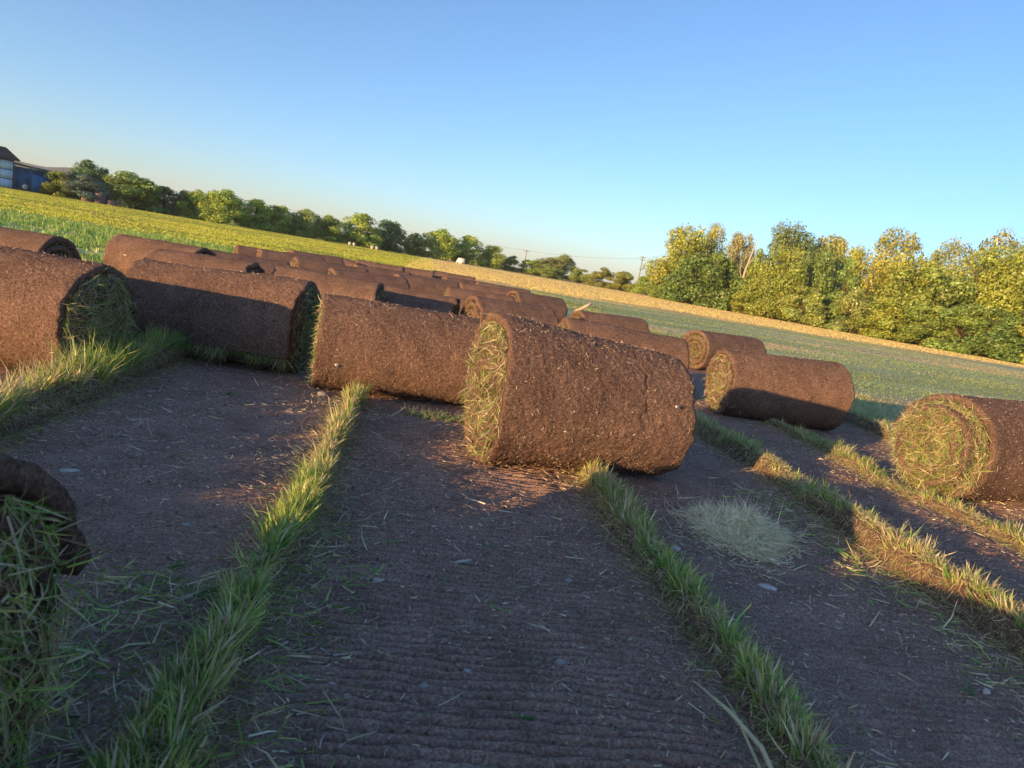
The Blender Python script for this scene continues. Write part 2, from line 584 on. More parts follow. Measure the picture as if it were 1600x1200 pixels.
def end_grass(R0, L, side, n, seed, turns, pitch_, ts, slide, lush=1.0, dry=.5, R_c=None):
    """blades that stick out of the wound layers at one end; side = -1 left, +1 right"""
    r = np.random.default_rng(seed)
    nt_ = r.uniform(0.0, turns, n) ** 1.0
    nt_ = turns * r.uniform(0, 1, n) ** 1.35
    ang = r.uniform(0, 2 * np.pi, n)
    rad = R0 - ts - pitch_ * nt_ * .97 - .012 + r.normal(0, .017, n)
    rad = np.where(rad < .012, r.uniform(0, .06, n), rad)
    rad = np.minimum(rad, R0 - ts * 1.15 - .018)
    x = side * (L / 2) + slide * np.clip((R0 - rad - .045) * 20, 0, 1) - side * r.uniform(-.006, .030, n)
    base = np.c_[x, np.cos(ang) * rad, np.sin(ang) * rad + R_c]
    tang = np.c_[np.zeros(n), -np.sin(ang), np.cos(ang)]
    out = np.c_[np.zeros(n), np.cos(ang), np.sin(ang)]
    d = np.c_[side * np.abs(r.normal(.16, .26, n)), np.zeros(n), np.zeros(n)] + tang * r.normal(0, .75, (n, 1)) + out * r.normal(-.25, .5, (n, 1)) + np.array((0, 0, -.2))
    ln = r.uniform(.02, .065, n) * lush
    col = pick_cols(n, GRN + DRY, [.24 * (1 - dry)] * 4 + [.33 * dry] * 3, r)
    return blades(base, d, ln, r.uniform(.0016, .0034, n), r.normal(0, .5, n), col, seed)


def fibres(Q, ns, n1, ni, n, seed):
    """root hairs and straw ends lying on the outside of the roll"""
    r = np.random.default_rng(seed)
    m = ns + ni
    a = r.integers(2, n1 - 3, n); b = r.integers(1, ns - 2, n)
    p = Q[a * m + b]
    e1 = Q[a * m + b + 1] - p; e2 = Q[(a + 1) * m + b] - p
    nr = np.cross(e1, e2); nr /= np.linalg.norm(nr, axis=1)[:, None] + 1e-9
    cz = Q[:, 2].mean()
    nr *= np.sign((nr * (p - np.array((0, 0, cz)) * np.array((0, 0, 1)) - np.c_[p[:, 0], p[:, 1] * 0, p[:, 2] * 0])).sum(1))[:, None]
    e1 /= np.linalg.norm(e1, axis=1)[:, None] + 1e-9; e2 /= np.linalg.norm(e2, axis=1)[:, None] + 1e-9
    k = r.uniform(0, 2 * np.pi, n)[:, None]
    d = np.cos(k) * e1 + np.sin(k) * e2 + nr * r.uniform(.0, .55, (n, 1))
    ln = r.uniform(.003, .013, n) * np.where(r.uniform(size=n) < .06, 2.6, 1)
    col = pick_cols(n, [(.36, .26, .19), (.50, .38, .29), (.66, .54, .42), (.14, .08, .05)], [.34, .34, .18, .14], r)
    return blades(p + nr * .001, d, ln, r.uniform(.0009, .0022, n), r.normal(0, .7, n), col, seed)


def hanging_fringe(R, L, ang, n, seed, zc, x0=-.48, x1=.48):
    r = np.random.default_rng(seed)
    x = r.uniform(x0, x1, n) * L
    cl = .5 + .5 * noise(np.c_[x, x * 0, x * 0], 14, seed)
    base = np.c_[x, np.cos(ang) * (R - .02) + r.normal(0, .012, n), zc + np.sin(ang) * (R - .02) + r.normal(0, .012, n)]
    d = np.c_[r.normal(0, .45, n), r.normal(-.1, .35, n), -np.ones(n) + r.normal(0, .3, n)]
    ln = r.uniform(.04, .12, n) * (.4 + cl)
    col = pick_cols(n, GRN + DRY, [.15, .15, .15, .1, .2, .15, .1], r)
    return blades(base, d, ln, r.uniform(.0016, .0034, n), r.normal(0, .7, n), col, seed)


ROLL_GROUP = "rolls of cut turf lying on the stripped field"


def make_roll(x, y, yawr, R0, R1, L, seed, label, q=1.0, nfib=1800, grass=(900, 900), dry=.5, z=0.0, turns=None, slide=0.0, end_ang=0.15, crack=None, fringe=0, lush=1.0, rag=.012, wind=1):
    R0 += .02; R1 += .02
    Rm = min(R0, R1)
    turns = turns or 3.4
    root = empty("turf_roll", (x, y, z), yawr)
    tag(root, label, "turf roll", ROLL_GROUP)
    pitch_, ts = .058, .036
    Q, F, (zl, zr) = spiral_roll(R0, R1, L, seed, q, turns, pitch_, ts, end_ang, slide, crack, rag, wind)
    obj("soil_sheet", mesh_np("soil_sheet", Q, F, True), SOIL, root)
    for side, n, Re, Rc in ((-1, grass[0], R0, zl), (1, grass[1], R1, zr)):
        if n:
            V, F4, F3, C = end_grass(Re, L, side, n, seed + 5 + side, turns, pitch_, ts, slide, lush, dry, Rc)
            g = obj("end_grass", mesh_np("end_grass", V, [F4, F3], False, C), BLADE, root)
            tag(g, kind='stuff')
    if nfib:
        ns, ni, n1 = max(8, int(104 * q)), 4, int(190 * q)
        V, F4, F3, C = fibres(Q, ns, n1, ni, int(nfib * 1.1), seed + 60)
        g = obj("root_fibre", mesh_np("root_fibre", V, [F4, F3], False, C), STRAW, root)
        tag(g, kind='stuff')
    if fringe:
        V, F4, F3, C = hanging_fringe((R0 + R1) / 2, L, end_ang - .02, fringe, seed + 90, (zl + zr) / 2)
        g = obj("grass_fringe", mesh_np("grass_fringe", V, [F4, F3], False, C), BLADE, root)
        tag(g, kind='stuff')
    INFO[root.name] = ((R0 + R1) / 2 - .03, (zl + zr) / 2, L)
    return root


INFO = {}


r1 = make_roll(.675, 2.735, .20, .300, .256, .80, 11, "large sunlit central turf roll with a grassy left end and small pits", 1.5, 5200, (2600, 500), .55, crack=(.70, 1.2, 3.3), lush=1.1)
r2 = make_roll(-.09, 3.66, .13, .245, .24, .80, 12, "sunlit turf roll left of the central one, behind the tip of the middle grass strip", 1.3, 4200, (1500, 600), .45)
r3 = make_roll(-1.05, 3.99, -.14, .245, .268, .92, 13, "turf roll half in shadow with torn grass hanging along its lower edge", 1.3, 3800, (500, 1800), .35, end_ang=-2.66, wind=-1, fringe=2200)
r4 = make_roll(-1.78, 3.24, -.2, .25, .25, .94, 14, "big turf roll cut by the left picture edge, its dark grassy end towards us", 1.3, 3200, (0, 4200), .58, lush=1.3)
r16 = make_roll(-.755, .69, .0, .250, .248, .72, 15, "blurred turf roll in the lower left corner, nearest to the viewer", 1.0, 1500, (0, 2600), .45, lush=1.25)
r13 = make_roll(2.51, 4.59, .02, .232, .25, .86, 16, "turf roll with a bright straw coloured end and a round shadow on its front", 1.1, 2800, (2200, 400), .75)
r14 = make_roll(3.03, 3.20, .30, .262, .27, .92, 17, "turf roll at the right picture edge showing its round grassy end", 1.2, 3000, (7800, 300), .62, slide=-.10, lush=1.15, turns=3.2)
r11 = make_roll(1.52, 5.12, .02, .24, .23, .94, 18, "turf roll peeking out right behind the large central roll", .8, 1500, (500, 900), .4)
r12 = make_roll(3.42, 7.55, .42, .222, .222, .95, 19, "dark turf roll lying furthest right behind the roll with the straw-coloured end", .7, 900, (900, 300), .4)
r6 = make_roll(-2.48, 7.12, -.33, .23, .238, .90, 20, "reddish sunlit turf roll standing clear at the green field on the left", .8, 1200, (700, 500), .45)
r5 = make_roll(-3.05, 5.62, -.28, .222, .222, .9, 21, "turf roll behind the big left one, only its top and dark right end showing", .7, 900, (0, 900), .3)
FARROLLS = [
    (-1.78, 6.10, -.20, "turf roll just behind the half shadowed one, level with its left part"),
    (-.78, 6.12, -.22, "turf roll seen in the gap between the half shadowed roll and its neighbour"),
    (-.10, 6.75, -.16, "turf roll behind the roll at the middle grass strip, with a dark green right end"),
    (.83, 6.60, .36, "turf roll behind the central gap with a pale grassy left end"),
    (2.0, 7.35, .25, "small lone turf roll right of the far pile, partly in shadow"),
    (-1.95, 8.20, .38, "dark far turf roll with a dark grass tuft at its left end"),
    (-1.16, 8.95, .36, "far turf roll second from left in the nearest dark row"),
    (-.62, 8.15, .40, "far turf roll in front of the brownish lit one, long and dark"),
    (.66, 8.30, .05, "brown lit far turf roll just above the pale grassy end"),
    (1.58, 9.90, .42, "far turf roll at the right end of the pile with a rounded right end"),
    (-2.40, 11.1, .4, "leftmost of the rearmost turf rolls against the yellow field"),
    (-1.86, 10.2, .4, "far turf roll second from left in the rear part of the pile"),
    (-1.80, 12.0, .42, "far turf roll in the rear row left of the lit notch"),
    (-1.35, 13.4, -.1, "brownish rear turf roll right of the lit notch"),
    (-.80, 12.6, -.08, "rear turf roll directly right of the brownish one"),
    (-.30, 13.4, -.05, "rear turf roll in the middle of the far skyline of rolls"),
    (-.05, 10.8, .38, "far turf roll in front of the middle of the rear skyline"),
    (.52, 14.0, 0, "rearmost turf roll of the right half of the pile"),
    (.66, 12.2, .4, "rear turf roll fourth from the right end of the pile"),
    (.92, 10.45, .05, "far turf roll third from the right end of the pile"),
    (1.25, 11.5, .06, "far turf roll second from the right end of the pile"),
    (-1.40, 7.25, .30, "far turf roll added for shade behind the half shadowed roll"),  # this and the next two are extra rolls added to shade the pile
    (.02, 9.25, .34, "far turf roll added for shade behind the roll with the dark green right end"),
    (-.62, 10.2, .34, "far turf roll added for shade in the middle of the pile, below the skyline"),
]
for k, (x, y, yw, lab) in enumerate(FARROLLS):
    q = .55 if y < 8 else .36
    rr = .222 + .012 * math.sin(k * 2.3)
    make_roll(x, y, yw, rr, rr + .008 * math.cos(k * 1.7), .84 + .05 * math.sin(k * 1.3), 100 + k * 3, lab, q, 700 if y < 8 else 250, (500, 500) if y < 9 else (200, 200), .4, rag=.02)
# unseen rolls added behind and left of the camera to shade the foreground
for k, (x, y, yw) in enumerate([(-.80, -.40, .05), (-1.80, -.34, -.06), (.1, -1.4, .1), (-3.72, .08, .1), (-3.2, -.46, -.05)]):
    make_roll(x, y, yw, .25, .25, .9, 300 + k, ("unseen turf roll added for shade behind the viewer, nearest on the left", "unseen turf roll added for shade behind the viewer, farther left", "unseen turf roll added for shade behind the viewer, farthest back", "unseen turf roll added for shade outside the view on the left, front one", "unseen turf roll added for shade outside the view on the left, rear one")[k], .5, 0, (200, 200), .4)

# ------------------------------------------------------------------ uncut grass strips
def ridge(label, xs, y0, y1, width, hgt_bank, dens, seed, gh=.075, dry=.35, patch=0.0, lean=(0, 0), widen=None, wob=.02):
    """strip of standing turf left between two lanes"""
    r = np.random.default_rng(seed)
    L = y1 - y0
    root = empty("grass_strip", (xs, (y0 + y1) / 2, 0))
    tag(root, label, "grass strip", "strips of uncut grass between the stripped lanes")
    ys = np.arange(y0, y1, .012)
    cx = wob * noise(np.c_[ys, ys * 0, ys * 0], 1.6, seed) + .3 * wob * noise(np.c_[ys, ys * 0, ys * 0], 7, seed + 1)
    hw = width / 2 * (1 + .25 * noise(np.c_[ys, ys * 0, ys * 0 + 5], 4, seed + 2))
    if widen: hw = hw * (1 + np.clip((widen[0] - ys) / .3, 0, 1) * widen[1])
    pres = np.ones_like(ys)
    if patch:
        pres = np.clip((noise(np.c_[ys, ys * 0 + 3, ys * 0], 2.6, seed + 5) + 1 - patch) * 2.2, 0, 1)
    taper_end = np.clip((ys - y0) / .05, 0, 1) * np.clip((y1 - ys) / .05, 0, 1)
    # bank of root-bound soil, frayed sides
    prof = np.array([(-1.25, -.015), (-1.08, .25), (-.98, .62), (-.80, .95), (-.3, 1.04), (.3, 1.04), (.80, .95), (.98, .62), (1.08, .25), (1.25, -.015)])
    V = np.zeros((len(ys), len(prof), 3))
    V[:, :, 0] = cx[:, None] + hw[:, None] * prof[None, :, 0]
    V[:, :, 1] = (ys - (y0 + y1) / 2)[:, None]
    V[:, :, 2] = np.where(prof[None, :, 1] < 0, -.02, prof[None, :, 1] * hgt_bank * (.25 + .75 * pres)[:, None] * taper_end[:, None])
    Q = V.reshape(-1, 3)
    k = (Q[:, 2] > -.01)[:, None]
    Q = Q + k * np.c_[.010 * noise(Q + seed, 30, 1) + .006 * noise(Q + seed, 85, 2), .006 * noise(Q, 40, 3), .007 * noise(Q + seed, 35, 4)]
    m = len(prof); n = len(ys)
    i = np.arange(n - 1)[:, None] * m; j = np.arange(m - 1)[None]
    F = np.stack([i + j, i + m + j, i + m + j + 1, i + j + 1], -1).reshape(-1, 4)
    obj("soil_bank", mesh_np("soil_bank", Q, [F], True), BANK, root)
    parts = []
    pal = np.array(GRN + DRY)
    yc = (y0 + y1) / 2
    # tussocks: clumped, with thin places between
    nb = 12
    nt_ = int(L * dens * .58 / nb)
    ty = r.uniform(y0, y1, nt_)
    pr = np.interp(ty, ys, pres) * np.clip(.55 + .75 * noise(np.c_[ty, ty * 0, ty * 0 + seed], 7, seed + 50), .12, 1)
    ty = ty[r.uniform(size=nt_) < pr]
    nt_ = len(ty)
    tx = np.interp(ty, ys, cx) + np.interp(ty, ys, hw) * r.uniform(-.9, .9, nt_)
    m_ = nt_ * nb
    bx = np.repeat(tx, nb) + r.normal(0, .005, m_); by = np.repeat(ty, nb) + r.normal(0, .005, m_)
    rel = (bx - np.interp(by, ys, cx)) / np.interp(by, ys, hw)
    tuft_h = np.repeat(r.uniform(.35, 1.0, nt_) + .45 * (r.uniform(size=nt_) < .12), nb)
    dirs = np.c_[rel * .5 + r.normal(0, .26, m_) + lean[0], r.normal(0, .28, m_) + lean[1], np.ones(m_)] + np.repeat(r.normal(0, .17, (nt_, 3)), nb, 0)
    base = np.c_[bx, by - yc, np.full(m_, hgt_bank * .88)]
    base[:, 2] *= np.clip(1.15 - .5 * np.abs(rel) ** 3, .3, 1) * (.3 + .7 * np.interp(by, ys, pres))
    dv = dry + .10 + .30 * noise(np.c_[bx, by, bx * 0], 3.0, seed + 30)
    isd = r.uniform(size=m_) < np.clip(dv, .05, .9)
    ci = np.where(isd, r.choice([4, 4, 5, 6], m_), np.repeat(r.choice([0, 1, 1, 2, 2, 3, 3], nt_), nb))
    col = pal[ci] * (1 + .2 * r.normal(size=(m_, 1))).clip(.5, 1.6)
    parts.append(blades(base, dirs, gh * tuft_h * r.uniform(.4, 1.15, m_), r.uniform(.0022, .0056, m_), r.normal(0, .36, m_), col, seed))
    # matted straw and short stubble over the top of the bank
    n1 = int(L * dens * .8)
    y2 = r.uniform(y0, y1, n1); rl_ = r.uniform(-1.05, 1.05, n1)
    x2 = np.interp(y2, ys, cx) + rl_ * np.interp(y2, ys, hw)
    z2 = hgt_bank * np.clip(1.08 - .55 * np.abs(rl_) ** 4, .2, 1.1) * (.3 + .7 * np.interp(y2, ys, pres)) + r.uniform(-.004, .008, n1)
    k_ = r.uniform(0, 2 * np.pi, n1)
    d2 = np.c_[np.cos(k_), np.sin(k_), np.abs(r.normal(.1, .5, n1))]
    c2 = pick_cols(n1, GRN + DRY, [.07, .08, .08, .08, .28, .2, .21], r)
    parts.append(blades(np.c_[x2, y2 - yc, z2], d2, r.uniform(.010, .034, n1), r.uniform(.0012, .0026, n1), r.normal(0, .5, n1), c2, seed + 2))
    # dead roots and clippings on the cut face and spilling onto the lane
    n2 = int(L * dens * .55)
    y2 = r.uniform(y0, y1, n2); sd = np.where(r.uniform(size=n2) < .5, -1, 1)
    hw2 = np.interp(y2, ys, hw)
    face = r.uniform(size=n2) < .5
    off = np.abs(r.normal(0, .045, n2))
    x2 = np.interp(y2, ys, cx) + sd * (hw2 * 1.0 + np.where(face, .003, off))
    z2 = np.where(face, hgt_bank * r.uniform(.15, 1, n2), .006 + r.uniform(0, .008, n2))
    d2 = np.c_[sd * np.where(face, r.uniform(.1, .7, n2), r.uniform(-.6, 1, n2)), r.normal(0, .7, n2), np.where(face, r.normal(-.7, .4, n2), r.normal(.03, .12, n2))]
    c2 = pick_cols(n2, GRN + DRY, [.07, .08, .07, .05, .28, .2, .25], r)
    parts.append(blades(np.c_[x2, y2 - yc, z2], d2, r.uniform(.012, .045, n2), r.uniform(.0010, .0024, n2), r.normal(0, .5, n2), c2, seed + 1))
    V, F, C = join_parts(parts)
    g = obj("standing_grass", mesh_np("standing_grass", V, F, False, C), BLADE, root)
    tag(g, kind='stuff')
    return root


ridge("short grass strip on the left running up to the half shadowed roll", -1.22, 1.0, 3.78, .115, .085, 9000, 21, .135, .25, lean=(.05, 0))
ridge("long grass strip left of centre running from the lower left to the sunlit roll", -.255, .42, 3.42, .054, .050, 6400, 22, .080, .26, widen=(1.15, 1.1))
ridge("grass strip right of centre ending at the foot of the large central roll", .745, .62, 2.62, .066, .05, 5600, 23, .068, .34)
ridge("grass strip on a steep soil bank beyond the pale clippings heap", 1.69, .9, 4.35, .080, .075, 5000, 24, .062, .34, patch=.12)
ridge("thin strawy grass strip in front of the round grassy roll end", 2.47, 1.7, 4.42, .10, .035, 4200, 25, .062, .5, patch=.45, wob=.05)
ridge("grassy edge bank between the rolls and the mown field on the right", 3.50, 4.15, 6.2, .22, .07, 4500, 26, .075, .3, patch=.1)

# low torn fringe of turf lying across a lane
def scrap(label, x0, x1, y, n, seed, h=.04):
    r = np.random.default_rng(seed)
    root = empty("turf_scrap", ((x0 + x1) / 2, y, 0))
    tag(root, label, "turf scrap")
    w = (x1 - x0) / 2
    xs = np.linspace(-w, w, 40)
    prof = np.array([(-1.2, -.01), (-.7, .6), (0, 1), (.7, .6), (1.2, -.01)])
    V = np.stack([np.broadcast_to(xs[:, None], (40, 5)), .035 * prof[None, :, 0] + .012 * noise(np.c_[xs, xs * 0, xs * 0], 6, seed)[:, None], np.broadcast_to(.016 * prof[None, :, 1], (40, 5))], -1).reshape(-1, 3)
    V += .004 * np.c_[noise(V, 50, 1), noise(V, 50, 2), noise(V, 50, 3)]
    i = np.arange(39)[:, None] * 5; j = np.arange(4)[None]
    obj("soil_clump", mesh_np("soil_clump", V, [np.stack([i + j, i + 5 + j, i + 6 + j, i + 1 + j], -1).reshape(-1, 4)], True), BANK, root)
    bx = r.uniform(-w, w, n)
    base = np.c_[bx, r.normal(0, .03, n), np.full(n, .008)]
    d = np.c_[r.normal(0, .7, n), r.normal(-.3, .5, n), r.uniform(.2, 1, n)]
    V, F4, F3, C = blades(base, d, r.uniform(.3, 1.2, n) * h, r.uniform(.002, .0036, n), r.normal(0, .5, n), pick_cols(n, GRN + DRY, [.2, .2, .15, .1, .15, .12, .08], r), seed)
    tag(obj("loose_grass", mesh_np("loose_grass", V, [F4, F3], False, C), BLADE, root), kind='stuff')


scrap("low torn row of grass at the foot of the sunlit roll left of centre", .0, .42, 3.22, 700, 31, .05)

# ------------------------------------------------------------------ litter, clods, stones, sprigs, clippings heap
r = np.random.default_rng(5)
n = 46000
yy_ = .5 + 5.0 * r.uniform(0, 1, n) ** 1.35
xx_ = r.uniform(-2.6, 3.4, n)
keep = r.uniform(size=n) < .35 + .65 * (noise(np.c_[xx_, yy_, xx_ * 0], 2.2, 77) > -.1)
xx_, yy_ = xx_[keep], yy_[keep]
n3 = 9000                                    # thicker beside the strips
rx = np.array([q[1] for q in RIDGES])[r.integers(0, 5, n3)]
ry = .5 + 4.3 * r.uniform(0, 1, n3)
xx_ = np.r_[xx_, rx + r.choice([-1, 1], n3) * (.08 + np.abs(r.normal(0, .10, n3)))]
yy_ = np.r_[yy_, ry]
nc_ = 2600
cx_ = np.r_[r.normal(-.44, .12, 1200), r.normal(-.12, .06, 500), r.normal(1.50, .07, 900)]
cy_ = np.r_[r.uniform(.85, 1.45, 1200), r.uniform(.8, 1.9, 500), r.uniform(1.3, 2.7, 900)]
xx_ = np.r_[xx_, cx_]; yy_ = np.r_[yy_, cy_]
n = len(xx_)
base = np.c_[xx_, yy_, hgt(xx_, yy_) + .0055]
k = r.uniform(0, 2 * np.pi, n)
d = np.c_[np.cos(k), np.sin(k) * .8, r.normal(.06, .14, n)]
big = r.uniform(size=n) < .06
ln = np.where(big, r.uniform(.03, .075, n), r.uniform(.003, .022, n))
col = pick_cols(n, DRY + [(.62, .52, .44), (.12, .24, .08), (.18, .30, .09)], [.25, .27, .10, .29, .05, .04], r)
late = np.arange(n) >= n - nc_
big = big | (late & (r.uniform(size=n) < .55))
ln = np.where(late & big, r.uniform(.025, .08, n), ln)
col[late] = pick_cols(nc_, GRN + DRY, [.16, .16, .14, .08, .2, .16, .1], r)
d[late, 2] += r.uniform(0, .25, nc_)
V, F4, F3, C = blades(base, d, ln, np.where(big, r.uniform(.0022, .0040, n), r.uniform(.0014, .0032, n)), r.normal(0, .45, n), col, 50)
tag(obj("straw_litter", mesh_np("straw_litter", V, [F4, F3], False, C), STRAW), "bits of straw and cut grass scattered over the bare soil", None, None, 'stuff')

OCT = np.array([(1, 0, 0), (-1, 0, 0), (0, 1, 0), (0, -1, 0), (0, 0, 1), (0, 0, -1)], float)
OCTF = np.array([(0, 2, 4), (2, 1, 4), (1, 3, 4), (3, 0, 4), (2, 0, 5), (1, 2, 5), (3, 1, 5), (0, 3, 5)])
n = 16000
y_ = .55 + 3.6 * r.uniform(0, 1, n) ** 1.4
x_ = r.uniform(-1.6, 2.8, n)
sz = .0012 + .0045 * r.uniform(0, 1, n) ** 4
V = (OCT[None] * (sz[:, None] * r.uniform(.6, 1.4, (n, 3)))[:, None]) + np.c_[x_, y_, hgt(x_, y_) + sz * .4][:, None]
V += r.normal(0, .12, V.shape) * sz[:, None, None]
F = (np.arange(n)[:, None, None] * 6 + OCTF[None]).reshape(-1, 3)
CLOD = plain_mat("clod_soil", (.27, .185, .15), 1.0, .02, .5, 40, .2)
tag(obj("soil_crumbs", mesh_np("soil_crumbs", V.reshape(-1, 3), [F], False), CLOD), "loose crumbs of dark soil on the stripped lanes", None, None, 'stuff')


def ico_stone(name, loc, size, seed, mat, label, cat="stone", rz=0.0, group=None):
    """rounded angular pebble, sunk a little into the soil"""
    u = np.linspace(0, np.pi, 7)[1:-1]; w = np.arange(10) * 2 * np.pi / 10
    P = [(0, 0, 1.0)] + [(math.sin(a) * math.cos(b), math.sin(a) * math.sin(b), math.cos(a)) for a in u for b in w] + [(0, 0, -1.0)]
    P = np.array(P)
    P = P * (1 + .38 * noise(P + seed, 1.2, seed) + .16 * noise(P + seed, 2.6, seed + 1))[:, None]
    P = np.where(np.abs(P) > .78, np.sign(P) * (.78 + (np.abs(P) - .78) * .25), P)
    P = P * np.array(size) / 2 * .85
    F3 = [(0, 1 + k, 1 + (k + 1) % 10) for k in range(10)] + [(len(P) - 1, 41 + (k + 1) % 10, 41 + k) for k in range(10)]
    F4 = [(1 + a * 10 + k, 1 + (a + 1) * 10 + k, 1 + (a + 1) * 10 + (k + 1) % 10, 1 + a * 10 + (k + 1) % 10) for a in range(4) for k in range(10)]
    o = obj(name, mesh_np(name, P, [np.array(F4), np.array(F3)], False), mat)
    o.location = (loc[0], loc[1], float(hgt(loc[0], loc[1])[0]) + size[2] * .20)
    o.rotation_euler = (0, 0, rz)
    tag(o, label, cat, group)
    return o


PALE = plain_mat("pale_stone", (.56, .51, .48), .8, .2, .3, 60, .4)
ST = [((-.89, 2.0), (.075, .03, .016), .3, PALE, "pale flat angular stone on the left lane near the corner roll"),
      ((-.84, 1.95), (.024, .022, .014), 0, STONE, "small grey pebble right of the pale flat stone on the left lane"),
      ((-.06, 1.12), (.034, .020, .022), .9, PALE, "bluish white stone low in the middle lane, left side"),
      ((.86, 1.94), (.045, .03, .022), -.4, PALE, "oval pale stone beside the strip right of centre"),
      ((1.06, 1.74), (.075, .035, .018), -.5, PALE, "long flat pale stone in front of the clippings heap"),
      ((-.01, 1.52), (.028, .016, .014), .2, PALE, "small white stone halfway up the middle lane"),
      ((-.49, 1.72), (.035, .022, .012), .1, STONE, "flat grey stone on the left lane beside the long strip"),
      ((-.40, 3.36), (.07, .045, .035), .2, STONE, "tan stone at the shadowed corner of the sunlit roll"),
      ((.37, 1.25), (.034, .028, .024), .5, STONE, "dark grey clod-like stone in the middle lane, right side"),
      ((.18, 1.19), (.020, .014, .012), .1, PALE, "tiny bright pebble in the middle lane"),
      ((.10, 1.13), (.030, .022, .010), .1, STONE, "flat grey pebble left of the tiny bright pebble"),
      ((1.36, 1.29), (.030, .022, .018), .6, PALE, "small pale stone at the right among straw near the lower right corner"),
      ((.46, 1.62), (.030, .020, .016), .6, STONE, "small rounded grey stone halfway up the middle lane near the right strip"),
      ((2.28, 5.05), (.16, .10, .07), .3, STONE, "grey stone in the shaded gap behind the large central roll"),
      ((-1.02, 2.92), (.03, .02, .014), .3, STONE, "little grey pebble on the left lane beside the lit short strip"),
      ]
for k, (p_, sz_, rz_, m_, lab) in enumerate(ST):
    ico_stone("stone", p_, sz_, 40 + k * 7, m_, lab, "stone", rz_)
# thin upright pale splinter
mb = MB()
mb.hexa([(-.018, -.005, 0), (.018, -.004, 0), (.016, .004, 0), (-.016, .004, 0), (.010, -.003, .03), (.026, -.002, .036), (.026, .002, .036), (.010, .003, .03)])
o = mb.obj("stone_splinter", PALE); o.location = (.18, 1.67, 0.0); o.rotation_euler = (.9, 0, .3)
tag(o, "thin pale stone splinter lying tilted in the middle lane", "stone")


def sprig(label, x, y, n, ln, seed, spread=1.0, rz=0.0):
    r = np.random.default_rng(seed)
    a = rz + r.normal(0, .55 * spread, n)
    d = np.c_[np.cos(a), np.sin(a), r.uniform(.02, .55, n)]
    base = np.zeros((n, 3)) + r.normal(0, .004, (n, 3)); base[:, 2] = np.abs(base[:, 2]) + .004
    V, F4, F3, C = blades(base, d, r.uniform(.6, 1.1, n) * ln, r.uniform(.003, .0055, n), r.normal(0, .3, n), pick_cols(n, [(.07, .19, .05), (.11, .24, .07), (.2, .3, .1)], [.4, .4, .2], r, .12), seed)
    # pale root end
    b = blades(base[:2] * 0 + np.array((0, 0, .005)), -d[:2] * np.array((1, 1, .1)), np.array([.02, .028]), np.array([.004, .003]), np.zeros(2), np.tile((.5, .47, .38), (2, 1)), seed + 1)
    V, F, C = join_parts([(V, F4, F3, C), b])
    o = obj("grass_sprig", mesh_np("grass_sprig", V, F, False, C), BLADE)
    o.location = (x, y, float(hgt(x, y)[0]))
    tag(o, label, "grass sprig")


sprig("green grass sprig with a pale root on the left lane near the corner roll", -.78, 1.71, 5, .085, 61, .5, .05)
sprig("small upright green sprig on the left lane, below its middle", -.44, 1.47, 5, .045, 62, 2.0, 1.5)
sprig("bright green torn sprig at the bottom of the middle lane", .30, 1.06, 5, .07, 63, .9, 2.8)
sprig("spindly green sprig in the lower right lane", 1.31, 1.27, 7, .10, 64, 1.6, 1.9)
sprig("whitish green sprig on the left lane near the half shadowed roll", -.77, 3.11, 7, .08, 65, 1.0, .1)
sprig("green sprig lying beside the long strip left of centre", -.36, 1.36, 6, .08, 66, .8, .4)
sprig("short bluish green sprig high in the middle lane left of the grass tip", .50, 2.12, 5, .06, 67, .4, -.5)
sprig("tiny curled green leaf in the lower middle lane beside the long strip", -.10, 1.22, 2, .04, 68, .4, .4)


